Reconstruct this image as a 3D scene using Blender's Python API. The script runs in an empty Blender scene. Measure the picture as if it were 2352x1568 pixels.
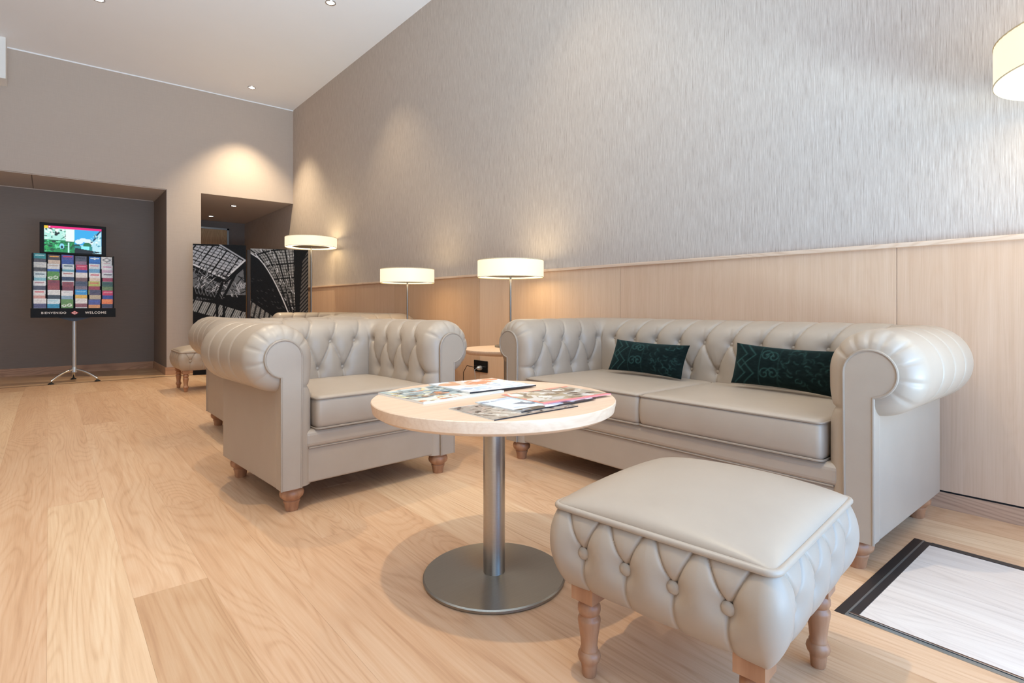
import bpy, bmesh, math, random
import numpy as np
from mathutils import Vector, Matrix

random.seed(7)
RNG = np.random.RandomState(11)
S = bpy.context.scene
COL = S.collection
PI = math.pi

# ------------------------------------------------------------------ camera
YAW, FPX, Y0, CAMH = 0.6976, 1270.1, 702.6, 0.85
cd = bpy.data.cameras.new('camera')
cam = bpy.data.objects.new('camera', cd)
COL.objects.link(cam)
cam.location = (0, 0, CAMH)
cam.rotation_euler = (PI / 2, 0, -YAW)
cd.sensor_fit = 'HORIZONTAL'
cd.sensor_width = 36.0
cd.lens = 36.0 * FPX / 2352.0
cd.shift_y = (Y0 - 784.0) / 2352.0
cd.clip_start = 0.02
S.camera = cam

# ------------------------------------------------------------------ world, light, exposure
S.view_settings.view_transform = 'Standard'
S.view_settings.look = 'None'
S.view_settings.exposure = -0.05
S.view_settings.gamma = 1.0
S.view_settings.use_curve_mapping = False
W = bpy.data.worlds.new('world')
S.world = W
W.use_nodes = True
wb = W.node_tree.nodes['Background']
wb.inputs[0].default_value = (0.75, 0.86, 1.0, 1)
wb.inputs[1].default_value = 1.6
S.cycles.max_bounces = 8
S.cycles.diffuse_bounces = 5
S.cycles.glossy_bounces = 4
S.cycles.sample_clamp_indirect = 6.0
S.cycles.use_denoising = True


def light(name, kind, loc, energy, color, rot=(0, 0, 0), parent=None, **kw):
    d = bpy.data.lights.new(name, kind)
    d.energy = energy
    d.color = color
    for k, v in kw.items():
        setattr(d, k, v)
    o = bpy.data.objects.new(name, d)
    COL.objects.link(o)
    o.location = loc
    o.rotation_euler = rot
    o.parent = parent
    return o


# daylight entering through the glazed front of the lobby (behind the camera)
light('window_daylight', 'AREA', (1.25, -0.95, 1.12), 60, (0.11, 0.44, 1.0), (PI / 2, 0, 0),
      shape='RECTANGLE', size=2.0, size_y=2.1)
# added fill light outside the front, aimed up to brighten the ceiling
light('ceiling_fill', 'AREA', (0.4, -1.75, 0.25), 212, (0.72, 0.94, 1.08), (math.radians(137), 0, 0),
      shape='RECTANGLE', size=4.6, size_y=0.5, spread=math.radians(95))
light('left_fill', 'AREA', (-3.9, 4.0, 2.2), 10, (1.0, 0.85, 0.7), (PI / 2, 0, -PI / 2),  # unseen fill added by the left wall, which has no window
      shape='RECTANGLE', size=6.0, size_y=3.0)
SPOT_E = {(2.15, -0.2): 3, (2.15, 2.587): 42, (2.15, 5.374): 72, (2.15, 8.159): 300, (0.38, 1.2): 190, (0.38, 3.99): 170, (0.38, 6.782): 110,
          (-1.5, 2.6): 15, (-1.5, 5.374): 20}
SPOT_C = (1.0, 0.82, 0.56)

# ------------------------------------------------------------------ helpers


def srgb(*c):
    c = np.array(c, float)
    if c.max() > 1.0:
        c = c / 255.0
    return np.where(c <= 0.04045, c / 12.92, ((c + 0.055) / 1.055) ** 2.4)


def S4(*c):
    v = srgb(*c)
    return (float(v[0]), float(v[1]), float(v[2]), 1.0)


class NT:
    def __init__(s, name):
        s.m = bpy.data.materials.new(name)
        s.m.use_nodes = True
        s.t = s.m.node_tree
        s.b = s.t.nodes['Principled BSDF']
        s.out = s.t.nodes['Material Output']

    def n(s, typ, **kw):
        x = s.t.nodes.new(typ)
        for k, v in kw.items():
            setattr(x, k, v)
        return x

    def l(s, a, b):
        s.t.links.new(a, b)

    def math(s, op, a, b=None, c=None):
        x = s.n('ShaderNodeMath', operation=op)
        for i, v in enumerate((a, b, c)):
            if v is None:
                continue
            if isinstance(v, (int, float)):
                x.inputs[i].default_value = v
            else:
                s.l(v, x.inputs[i])
        return x.outputs[0]

    def mix(s, f, a, b):
        x = s.n('ShaderNodeMix', data_type='RGBA')
        for i, v in ((0, f), (6, a), (7, b)):
            if isinstance(v, (int, float, tuple)):
                x.inputs[i].default_value = v
            else:
                s.l(v, x.inputs[i])
        return x.outputs[2]

    def coord(s, scale, seed=None):
        tc = s.n('ShaderNodeTexCoord')
        mp = s.n('ShaderNodeMapping')
        mp.inputs['Scale'].default_value = scale
        src = tc.outputs['Object']
        if seed is not None:
            va = s.n('ShaderNodeVectorMath', operation='ADD')
            s.l(src, va.inputs[0])
            cm = s.n('ShaderNodeCombineXYZ')
            for i, k in enumerate((17.3, 41.7, 5.1)):
                s.l(s.math('MULTIPLY', seed, k), cm.inputs[i])
            s.l(cm.outputs[0], va.inputs[1])
            src = va.outputs[0]
        s.l(src, mp.inputs['Vector'])
        return mp.outputs[0]

    def noise(s, vec, scale=1.0, detail=4.0, rough=0.55, dist=0.0):
        x = s.n('ShaderNodeTexNoise')
        s.l(vec, x.inputs['Vector'])
        x.inputs['Scale'].default_value = scale
        x.inputs['Detail'].default_value = detail
        x.inputs['Roughness'].default_value = rough
        x.inputs['Distortion'].default_value = dist
        return x.outputs['Fac']

    def ramp(s, f, stops):
        x = s.n('ShaderNodeValToRGB')
        e = x.color_ramp.elements
        while len(e) < len(stops):
            e.new(0.5)
        for i, (p, c) in enumerate(stops):
            e[i].position = p
            e[i].color = c
        s.l(f, x.inputs[0])
        return x.outputs[0]

    def bump(s, h, strength, dist=0.002):
        x = s.n('ShaderNodeBump')
        x.inputs['Strength'].default_value = strength
        x.inputs['Distance'].default_value = dist
        s.l(h, x.inputs['Height'])
        s.l(x.outputs[0], s.b.inputs['Normal'])

    def base(s, c):
        if isinstance(c, tuple):
            s.b.inputs['Base Color'].default_value = c
        else:
            s.l(c, s.b.inputs['Base Color'])


def plain(name, c, rough=0.5, metal=0.0, spec=0.5, var=0.06, vs=30.0):
    m = NT(name)
    f = m.noise(m.coord((vs, vs, vs)))
    a = tuple(min(1, x * (1 - var)) for x in c[:3]) + (1,)
    b = tuple(min(1, x * (1 + var)) for x in c[:3]) + (1,)
    m.base(m.mix(f, a, b))
    m.b.inputs['Roughness'].default_value = rough
    m.b.inputs['Metallic'].default_value = metal
    m.b.inputs['Specular IOR Level'].default_value = spec
    return m.m


def emit(name, c, strength, base=0.8):
    m = NT(name)
    m.base((base, base, base * .95, 1))
    m.b.inputs['Emission Color'].default_value = c
    m.b.inputs['Emission Strength'].default_value = strength
    return m.m


def wood(name, cl, cm_, cdk, axis=1, rough=0.42, tone=False, knots=False, ring=0.3, across=1.0):
    m = NT(name)
    seed = None
    if tone:
        at = m.n('ShaderNodeAttribute', attribute_type='OBJECT', attribute_name='tone')
        seed = at.outputs['Fac']

    def sc(a, l):
        v = [a * across] * 3
        v[axis] = l
        return tuple(v)
    low = m.noise(m.coord(sc(4.2, 0.55), seed), detail=2.0, rough=0.45, dist=0.4)
    rings = m.math('MULTIPLY_ADD', m.math('SINE', m.math('MULTIPLY', low, 170.0)), 0.5, 0.5)
    rings = m.math('POWER', rings, 3.0)
    fine = m.noise(m.coord(sc(150, 4.0), seed), detail=5.0, rough=0.6)
    mid = m.noise(m.coord(sc(18, 0.9), seed), detail=4.0, rough=0.6)
    f = m.math('ADD', m.math('MULTIPLY', rings, ring), m.math('ADD', m.math('MULTIPLY', fine, 0.6), m.math('MULTIPLY', mid, 0.55)))
    f = m.math('SUBTRACT', f, 0.22)
    col = m.ramp(f, [(0.1, cl), (0.45, cm_), (0.95, cdk)])
    if tone:
        t2 = m.math('FRACT', m.math('MULTIPLY', seed, 7.31))
        tint = m.ramp(t2, [(0.0, (1.0, 0.985, 0.93, 1)), (0.2, (0.96, 0.90, 0.84, 1)), (0.45, (0.93, 0.85, 0.78, 1)), (0.75, (0.86, 0.76, 0.68, 1)), (1.0, (0.78, 0.68, 0.58, 1))])
        x = m.n('ShaderNodeMix', data_type='RGBA', blend_type='MULTIPLY')
        x.inputs[0].default_value = 1.0
        m.l(col, x.inputs[6])
        m.l(tint, x.inputs[7])
        col = x.outputs[2]
    if knots:
        v = m.n('ShaderNodeTexVoronoi')
        m.l(m.coord(sc(2.6, 1.15), seed), v.inputs['Vector'])
        v.inputs['Scale'].default_value = 1.0
        d = m.math('ADD', v.outputs['Distance'], m.math('MULTIPLY', m.math('SUBTRACT', mid, 0.5), 0.09))
        k = m.math('SUBTRACT', 1.0, m.math('SMOOTH_MIN', m.math('MULTIPLY', m.math('MAXIMUM', d, 0.0), 19.0), 1.0, 0.2))
        k = m.math('MULTIPLY', m.math('MAXIMUM', k, 0.0), m.math('GREATER_THAN', m.noise(m.coord(sc(1.1, 0.6), seed), detail=0), 0.52))
        col = m.mix(k, col, S4(96, 66, 44))
    m.base(col)
    m.b.inputs['Roughness'].default_value = rough
    m.bump(fine, 0.12, 0.001)
    return m.m


M = {}
M['plank'] = wood('oak_floor', S4(230, 202, 172), S4(216, 180, 146), S4(172, 128, 94), 1, 0.38, True, True, 0.15)
M['hatch_board'] = wood('pale_grey_oak', S4(226, 214, 206), S4(212, 198, 190), S4(176, 160, 152), 1, 0.38, True, False, 0.15)
M['plank_x'] = wood('oak_floor_cross', S4(226, 194, 160), S4(206, 172, 138), S4(176, 140, 108), 0, 0.36, True, True, 0.16)
M['veneer'] = wood('oak_veneer', S4(228, 202, 178), S4(217, 187, 160), S4(194, 160, 132), 2, 0.45, True, False, 0.06, 1.6)
M['rail_wood'] = wood('oak_rail', S4(228, 202, 178), S4(217, 187, 160), S4(196, 162, 134), 1, 0.45)
M['base_wood'] = wood('oak_baseboard', S4(206, 168, 138), S4(186, 148, 120), S4(150, 116, 92), 1, 0.45)
M['base_wood_x'] = wood('oak_baseboard_cross', S4(206, 162, 128), S4(186, 142, 110), S4(150, 110, 84), 0, 0.45)
M['table_wood'] = wood('beech_table', S4(232, 204, 176), S4(220, 186, 156), S4(198, 160, 130), 0, 0.4, False, False, 0.10)
M['leg_wood'] = wood('turned_beech', S4(190, 142, 106), S4(170, 120, 86), S4(136, 90, 62), 2, 0.36, False, False, 0.2, 0.5)
M['leg_orange'] = M['leg_wood']
M['door_wood'] = wood('door_veneer', S4(212, 176, 130), S4(196, 158, 112), S4(166, 128, 88), 2, 0.45)

# wallpaper with vertical strands
m = NT('strand_wallpaper')
f1 = m.noise(m.coord((1, 330, 10)), detail=4, rough=0.6)
f2 = m.noise(m.coord((1, 150, 6)), detail=3, rough=0.6)
f3 = m.noise(m.coord((1, 640, 26)), detail=3, rough=0.6)
f = m.math('ADD', m.math('MULTIPLY', f1, 0.5), m.math('ADD', m.math('MULTIPLY', f2, 0.25), m.math('MULTIPLY', f3, 0.25)))
m.base(m.ramp(f, [(0.32, S4(150, 134, 121)), (0.47, S4(186, 172, 160)), (0.55, S4(197, 184, 172)), (0.7, S4(220, 210, 200))]))
m.b.inputs['Roughness'].default_value = 0.7
m.bump(f1, 0.25, 0.0015)
M['wallpaper'] = m.m

m = NT('greige_wallcovering')
f1 = m.noise(m.coord((9, 9, 240)), detail=3)
f2 = m.noise(m.coord((240, 240, 9)), detail=3)
f = m.math('ADD', m.math('MULTIPLY', f1, 0.5), m.math('MULTIPLY', f2, 0.5))
m.base(m.mix(f, S4(176, 161, 150), S4(196, 182, 170)))
m.b.inputs['Roughness'].default_value = 0.75
m.bump(f, 0.15, 0.001)
M['backwall'] = m.m
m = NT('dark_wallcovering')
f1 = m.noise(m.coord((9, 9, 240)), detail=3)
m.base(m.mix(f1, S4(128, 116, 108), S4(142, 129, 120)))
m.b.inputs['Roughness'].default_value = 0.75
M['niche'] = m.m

M['ceiling'] = plain('ceiling_paint', S4(241, 242, 244), 0.85, var=0.015, vs=3)
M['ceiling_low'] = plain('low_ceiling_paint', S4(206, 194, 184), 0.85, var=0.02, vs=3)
M['white'] = plain('white_paint', S4(236, 234, 230), 0.6, var=0.01)
M['shadowgap'] = plain('dark_gap', S4(22, 20, 20), 0.8)

m = NT('taupe_leather')
f1 = m.noise(m.coord((420, 420, 420)), detail=2)
f2 = m.noise(m.coord((7, 7, 7)), detail=3)
m.base(m.mix(f2, S4(166, 148, 130), S4(176, 159, 141)))
m.b.inputs['Roughness'].default_value = 0.40
m.b.inputs['Specular IOR Level'].default_value = 0.45
m.bump(f1, 0.10, 0.0008)
M['leather'] = m.m
M['piping'] = plain('leather_piping', S4(158, 141, 124), 0.42)

m = NT('brushed_steel')
f = m.noise(m.coord((60, 60, 900)), detail=2)
m.base(m.mix(f, (0.40, 0.385, 0.36, 1), (0.52, 0.50, 0.47, 1)))
m.b.inputs['Metallic'].default_value = 1.0
m.b.inputs['Roughness'].default_value = 0.30
M['steel'] = m.m
m = NT('brushed_steel_disc')
f = m.noise(m.coord((14, 500, 14)), detail=3)
m.base(m.mix(f, (0.30, 0.28, 0.25, 1), (0.37, 0.35, 0.31, 1)))
m.b.inputs['Metallic'].default_value = 1.0
m.b.inputs['Roughness'].default_value = 0.33
M['steel_disc'] = m.m
M['chrome'] = plain('chrome', (0.75, 0.76, 0.77, 1), 0.12, 1.0, var=0.01)
M['silver'] = plain('silver_paint', S4(196, 200, 202), 0.3, 0.6, var=0.02)
M['black'] = plain('black_plastic', S4(13, 13, 14), 0.5, spec=0.2)
M['black_metal'] = plain('dark_metal_strip', S4(52, 47, 46), 0.35, 0.3)
M['anod'] = plain('anodised_aluminium', S4(170, 178, 180), 0.3, 0.9, var=0.03)
M['bronze'] = plain('bronze_strip', S4(92, 66, 52), 0.4, 0.4)
M['rubber'] = plain('rubber', S4(28, 27, 27), 0.7)
M['paper'] = plain('paper_edge', S4(236, 234, 228), 0.6, var=0.03, vs=200)
M['back_fabric'] = plain('grey_green_velvet', S4(128, 134, 126), 0.6, var=0.25, vs=60)
M['shade'] = emit('lit_fabric_shade', (1.0, 0.85, 0.58, 1), 0.98, 0.35)
M['diffuser'] = emit('lit_diffuser', (1.0, 0.82, 0.48, 1), 4.5, 0.4)
M['shade_rim'] = plain('shade_rim_tape', S4(214, 196, 160), 0.6)
M['lamp_inner'] = plain('shade_inner_plate', S4(138, 133, 124), 0.45)
M['bulb'] = emit('lit_spot_lamp', (1.0, 0.93, 0.78, 1), 14.0)
M['thread'] = plain('silver_tassel', S4(150, 156, 150), 0.6, var=0.2, vs=200)

m = NT('print')
at = m.n('ShaderNodeAttribute', attribute_name='print')
m.base(at.outputs['Color'])
m.b.inputs['Roughness'].default_value = 0.3
M['print'] = m.m
m = NT('print_matt')
at = m.n('ShaderNodeAttribute', attribute_name='print')
m.base(at.outputs['Color'])
m.b.inputs['Roughness'].default_value = 0.6
m.b.inputs['Specular IOR Level'].default_value = 0.25
M['print_matt'] = m.m
m = NT('velvet_print')
at = m.n('ShaderNodeAttribute', attribute_name='print')
f = m.noise(m.coord((300, 300, 300)), detail=2)
m.base(m.mix(m.math('MULTIPLY', f, 0.3), at.outputs['Color'], (0.002, 0.006, 0.006, 1)))
m.b.inputs['Roughness'].default_value = 0.9
m.b.inputs['Specular IOR Level'].default_value = 0.1
m.b.inputs['Sheen Weight'].default_value = 0.15
m.b.inputs['Sheen Tint'].default_value = (0.35, 0.6, 0.55, 1)
M['velvet'] = m.m
m = NT('lit_screen')
at = m.n('ShaderNodeAttribute', attribute_name='print')
m.base((0.01, 0.01, 0.01, 1))
m.l(at.outputs['Color'], m.b.inputs['Emission Color'])
m.b.inputs['Emission Strength'].default_value = 1.05
M['screen'] = m.m


def link(name, mesh, parent=None, loc=None, rot=None):
    o = bpy.data.objects.new(name, mesh)
    COL.objects.link(o)
    if parent is not None:
        o.parent = parent
    if loc is not None:
        o.location = loc
    if rot is not None:
        o.rotation_euler = rot
    return o


def empty(name, label, cat, loc=(0, 0, 0), rz=0.0, group=None):
    o = bpy.data.objects.new(name, None)
    COL.objects.link(o)
    o.empty_display_size = 0.05
    o.location = loc
    o.rotation_euler = (0, 0, rz)
    o['label'] = label
    o['category'] = cat
    if group:
        o['group'] = group
    return o


def tag(o, label, cat, group=None):
    o['label'] = label
    o['category'] = cat
    if group:
        o['group'] = group
    return o


def struct(o, label=None):
    o['kind'] = 'structure'
    if label:
        o['label'] = label
    return o


class MB:
    """collects shapes for ONE mesh"""

    def __init__(s):
        s.v, s.f, s.sm = [], [], []

    def add(s, vs, fs, smooth=False):
        k = len(s.v)
        s.v += [tuple(map(float, p)) for p in vs]
        s.f += [tuple(i + k for i in f) for f in fs]
        s.sm += [smooth] * len(fs)
        return s

    def box(s, x0, x1, y0, y1, z0, z1):
        vs = [(x0, y0, z0), (x1, y0, z0), (x1, y1, z0), (x0, y1, z0), (x0, y0, z1), (x1, y0, z1), (x1, y1, z1), (x0, y1, z1)]
        return s.add(vs, [(0, 3, 2, 1), (4, 5, 6, 7), (0, 1, 5, 4), (1, 2, 6, 5), (2, 3, 7, 6), (3, 0, 4, 7)])

    def lathe(s, prof, c=(0, 0, 0), seg=32, smooth=True):
        """prof: (r, z) from bottom to top or any order"""
        vs, fs = [], []
        n = len(prof)
        for r, z in prof:
            for k in range(seg):
                a = 2 * PI * k / seg
                vs.append((c[0] + r * math.cos(a), c[1] + r * math.sin(a), c[2] + z))
        for i in range(n - 1):
            for k in range(seg):
                k2 = (k + 1) % seg
                fs.append((i * seg + k, i * seg + k2, (i + 1) * seg + k2, (i + 1) * seg + k))
        fs.append(tuple(range(seg))[::-1])
        fs.append(tuple((n - 1) * seg + k for k in range(seg)))
        return s.add(vs, fs, smooth)

    def tube(s, pts, r, seg=8, closed=False, smooth=True):
        pts = [Vector(p) for p in pts]
        n = len(pts)
        vs, fs = [], []
        up = None
        for i, p in enumerate(pts):
            if closed:
                t = pts[(i + 1) % n] - pts[i - 1]
            else:
                t = pts[min(i + 1, n - 1)] - pts[max(i - 1, 0)]
            t.normalize()
            if up is None:
                up = Vector((0, 0, 1)) if abs(t.z) < 0.9 else Vector((1, 0, 0))
            a = up - t * up.dot(t)
            if a.length < 1e-5:
                a = t.orthogonal()
            a.normalize()
            up = a
            b = t.cross(a)
            for k in range(seg):
                an = 2 * PI * k / seg
                vs.append(p + a * (r * math.cos(an)) + b * (r * math.sin(an)))
        m_ = n if closed else n - 1
        for i in range(m_):
            j = (i + 1) % n
            for k in range(seg):
                k2 = (k + 1) % seg
                fs.append((i * seg + k, i * seg + k2, j * seg + k2, j * seg + k))
        if not closed:
            fs.append(tuple(range(seg))[::-1])
            fs.append(tuple((n - 1) * seg + k for k in range(seg)))
        return s.add(vs, fs, smooth)

    def prism(s, outline, y0, y1):
        """outline in x,z extruded along y"""
        n = len(outline)
        vs = [(x, y0, z) for x, z in outline] + [(x, y1, z) for x, z in outline]
        fs = [tuple(range(n)), tuple(range(n, 2 * n))[::-1]]
        for i in range(n):
            j = (i + 1) % n
            fs.append((i, i + n, j + n, j))
        return s.add(vs, fs)

    def mesh(s, name, mat, bevel=0.0, seg=2, autosmooth=True):
        me = bpy.data.meshes.new(name)
        me.from_pydata(s.v, [], s.f)
        me.polygons.foreach_set('use_smooth', s.sm)
        bm = bmesh.new()
        bm.from_mesh(me)
        bmesh.ops.recalc_face_normals(bm, faces=bm.faces)
        if bevel > 0:
            ed = [e for e in bm.edges if len(e.link_faces) == 2 and e.calc_face_angle(0) > 0.6]
            bmesh.ops.bevel(bm, geom=ed, offset=bevel, segments=seg, affect='EDGES', profile=0.5, clamp_overlap=True)
        bm.to_mesh(me)
        bm.free()
        me.materials.append(mat)
        if any(s.sm):
            sharpen(me)
        me.update()
        return me

    def obj(s, name, mat, parent=None, loc=None, rot=None, bevel=0.0, seg=2):
        return link(name, s.mesh(name, mat, bevel, seg), parent, loc, rot)


def sharpen(me, ang=0.7):
    bm = bmesh.new()
    bm.from_mesh(me)
    for e in bm.edges:
        if len(e.link_faces) == 2 and e.calc_face_angle(0) > ang:
            e.smooth = False
    bm.to_mesh(me)
    bm.free()


def grid_mesh(name, P, mat, closed_u=False, smooth=True):
    """P: (nu, nv, 3) array"""
    nu, nv = P.shape[:2]
    I = np.arange(nu * nv).reshape(nu, nv)
    if closed_u:
        I = np.vstack([I, I[:1]])
    f = np.stack([I[:-1, :-1], I[1:, :-1], I[1:, 1:], I[:-1, 1:]], -1).reshape(-1, 4)
    me = bpy.data.meshes.new(name)
    me.vertices.add(nu * nv)
    me.vertices.foreach_set('co', P.reshape(-1).astype(np.float32))
    nf = len(f)
    me.loops.add(nf * 4)
    me.loops.foreach_set('vertex_index', f.reshape(-1).astype(np.int32))
    me.polygons.add(nf)
    me.polygons.foreach_set('loop_start', np.arange(0, nf * 4, 4, dtype=np.int32))
    me.polygons.foreach_set('use_smooth', np.full(nf, smooth))
    me.update(calc_edges=True)
    me.validate()
    me.materials.append(mat)
    return me


def print_mesh(name, P, img, mat):
    """grid mesh carrying flat printed colour; img (nu, nv, 3) sRGB 0..1"""
    me = grid_mesh(name, P, mat, smooth=True)
    a = me.color_attributes.new('print', 'FLOAT_COLOR', 'POINT')
    c = np.ones((P.shape[0] * P.shape[1], 4), np.float32)
    c[:, :3] = srgb(*np.clip(img, 0, 1).reshape(-1, 3).T).T if False else np.where(
        img.reshape(-1, 3) <= 0.04045, img.reshape(-1, 3) / 12.92, ((np.clip(img.reshape(-1, 3), 0, 1) + 0.055) / 1.055) ** 2.4)
    a.data.foreach_set('color', c.reshape(-1))
    return me


class Pic:
    """tiny rasteriser for flat printed matter; x right 0..w, y up 0..h in own units"""

    def __init__(s, w, h, nx, ny, c=(1, 1, 1)):
        s.w, s.h = w, h
        s.X, s.Y = np.meshgrid(np.linspace(0, w, nx), np.linspace(0, h, ny), indexing='ij')
        s.a = np.zeros((nx, ny, 3)) + np.array(c)

    def put(s, mask, c):
        k = np.clip(mask, 0, 1)[..., None]
        s.a = s.a * (1 - k) + np.array(c) * k
        return s

    def rect(s, x0, x1, y0, y1, c):
        return s.put(((s.X >= x0) & (s.X <= x1) & (s.Y >= y0) & (s.Y <= y1)).astype(float), c)

    def ell(s, x, y, rx, ry, c):
        return s.put((((s.X - x) / rx) ** 2 + ((s.Y - y) / ry) ** 2 <= 1).astype(float), c)

    def inpoly(s, pts):
        ins = np.zeros(s.X.shape, bool)
        n = len(pts)
        for i in range(n):
            x0, y0 = pts[i]
            x1, y1 = pts[(i + 1) % n]
            if y0 == y1:
                continue
            c = ((y0 > s.Y) != (y1 > s.Y)) & (s.X < (x1 - x0) * (s.Y - y0) / (y1 - y0) + x0)
            ins ^= c
        return ins

    def poly(s, pts, c):
        return s.put(s.inpoly(pts).astype(float), c)

    def dist(s, a, b):
        ax, ay = a
        dx, dy = b[0] - ax, b[1] - ay
        t = np.clip(((s.X - ax) * dx + (s.Y - ay) * dy) / (dx * dx + dy * dy + 1e-12), 0, 1)
        return np.hypot(s.X - ax - t * dx, s.Y - ay - t * dy)

    def line(s, a, b, wd, c, mask=None):
        px = s.w / (s.X.shape[0] - 1)
        k = np.clip((wd / 2 + px / 2 - s.dist(a, b)) / px, 0, 1)
        if mask is not None:
            k = k * mask
        return s.put(k, c)

    def pl(s, pts, wd, c, mask=None):
        for a, b in zip(pts[:-1], pts[1:]):
            s.line(a, b, wd, c, mask)
        return s

    def noise(s, amt, cell=1):
        n = RNG.rand(*s.a.shape[:2])
        for _ in range(cell):
            n = (n + np.roll(n, 1, 0) + np.roll(n, 1, 1) + np.roll(n, -1, 0)) / 4
        n = (n - n.mean()) / (n.std() + 1e-9)
        s.a = np.clip(s.a + amt * n[..., None], 0, 1)
        return s


def flat_print(name, pic, mat, parent, plane='xz', off=0.0):
    """flat printed sheet: 'xz' stands facing -y, 'xy' lies facing up; centred in x, from 0 in the other"""
    P = np.zeros(pic.a.shape)
    P[..., 0] = pic.X
    if plane == 'xz':
        P[..., 2] = pic.Y
        P[..., 1] = off
    else:
        P[..., 1] = pic.Y
        P[..., 2] = off
    return link(name, print_mesh(name, P, pic.a, mat), parent)


def copy_tree(o, parent=None):
    c = o.copy()
    COL.objects.link(c)
    c.parent = parent
    for ch in o.children:
        copy_tree(ch, c)
    return c


def zf(y):
    """floor level: the lobby floor falls gently by 8 cm towards the back wall"""
    t = min(1.0, max(0.0, (y - 6.8) / 1.7))
    return -0.08 * t


# ------------------------------------------------------------------ room shell
WX, BY, CZ, LZ = 2.895, 8.72, 3.867, 2.428
NX, DX = 1.224, 1.634           # niche right edge, doorway left edge
NY, CY = 9.85, 11.467           # niche back, corridor back
FY = -1.05                       # glazed front
LX = -4.1

o = struct(MB().box(LX, WX + .1, FY - .2, CY + .1, -0.3, -0.115).obj('floor', M['shadowgap']))
FLOOR = o
o.data.materials[0] = plain('subfloor', S4(150, 116, 86), 0.8)
# planks
PW, PL = 0.1925, 2.05
HATCH = (1.68, 2.43, -1.0, 0.605)
forced = {-1: [4.74, 0.9], 0: [3.045, 6.15], 1: [1.94, 5.0], 2: [2.74, 4.6], 3: [0.75, 3.9], 4: [2.0, 3.5], 5: [2.55, 5.2]}
tones = {(0, 1.0): 0.0}


def plank(x0, x1, y0, y1, tone, mat, ax='y'):
    g = 0.0001
    ys = [y0 + g] + [b for b in (6.8, 8.5) if y0 + .02 < b < y1 - .02] + [y1 - g]
    dz = random.uniform(-0.0003, 0.0003)
    b = MB()
    vs, fs = [], []
    for y in ys:
        z = zf(y) + dz
        vs += [(x0 + g, y, z), (x1 - g, y, z), (x1 - g, y, z - .012), (x0 + g, y, z - .012)]
    for i in range(len(ys) - 1):
        k = i * 4
        fs += [(k, k + 1, k + 5, k + 4), (k + 1, k + 2, k + 6, k + 5), (k + 2, k + 3, k + 7, k + 6), (k + 3, k, k + 4, k + 7)]
    e = (len(ys) - 1) * 4
    fs += [(3, 2, 1, 0), (e, e + 1, e + 2, e + 3)]
    b.add(vs, fs)
    o = b.obj('plank', mat, FLOOR)
    o['tone'] = tone
    return o


row = -9
xr = -0.003 + PW * row
while xr < WX - 0.02:
    x0, x1 = xr, min(xr + PW, WX - 0.012)
    cuts = sorted(forced.get(row, []))
    if not cuts:
        cuts = [random.uniform(-0.8, 1.2)]
    start = cuts[0]
    while start > -0.6:
        start -= random.uniform(1.7, 2.2)
        cuts.insert(0, start)
    while cuts[-1] < 8.5 - 0.4:
        cuts.append(cuts[-1] + random.uniform(1.7, 2.2))
    cuts = [c for c in cuts if c < 8.3] + [8.5]
    for a, b_ in zip(cuts[:-1], cuts[1:]):
        if b_ < -0.55 or (x1 < -0.6 and b_ < 1.5) or (x1 < -0.9 and b_ < 5):
            continue
        tn = random.random() * 0.95 + 0.02
        if row == 0 and b_ < 3.2:
            tn = 0.2736                     # the pale knotty board
        elif row == -1:
            tn = .0821 + .1368 * random.randrange(5)   # tan boards beside it
        elif row == 0:
            tn = .055 + .1368 * random.randrange(5)
        hx0, hx1, hy0, hy1 = HATCH
        if x1 > hx0 and x0 < hx1 and a < hy1:
            if b_ > hy1 + .01:
                plank(x0, x1, hy1, b_, tn, M['plank'])
            if x0 < hx0 - .004:
                plank(x0, hx0, a, min(b_, hy1), tn, M['plank'])
            if x1 > hx1 + .004:
                plank(hx1, x1, a, min(b_, hy1), tn, M['plank'])
        else:
            plank(x0, x1, a, b_, tn, M['plank'])
    xr += PW
    row += 1
# boards behind the threshold run across
y = 8.53
while y < NY - 0.01:
    y1 = min(y + PW, NY)
    xs = [-1.8 + random.uniform(-.3, .3)]
    while xs[-1] < WX:
        xs.append(min(WX, xs[-1] + random.uniform(1.2, 2.0)))
    for a, b_ in zip(xs[:-1], xs[1:]):
        if b_ > a + 0.01:
            plank(a, b_, y, y1, random.random() * .9, M['plank_x'])
    y = y1
for k in range(6):
    plank(DX - .1, WX, NY + k * .27, NY + (k + 1) * .27, random.random(), M['plank_x'])
MB().box(-1.9, WX, 8.5, 8.53, -0.095, -0.0785).obj('threshold_strip', M['bronze'], FLOOR)

struct(MB().box(LX, WX + .1, FY - .2, BY + .05, CZ, CZ + .1).obj('ceiling', M['ceiling']))
struct(MB().box(LX, NX, BY + .02, NY + .1, LZ, LZ + .045).obj('ceiling', M['ceiling_low']))
struct(MB().box(DX, WX + .1, BY + .02, CY + .1, LZ + .004, LZ + .045).obj('ceiling', M['ceiling_low']))

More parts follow.
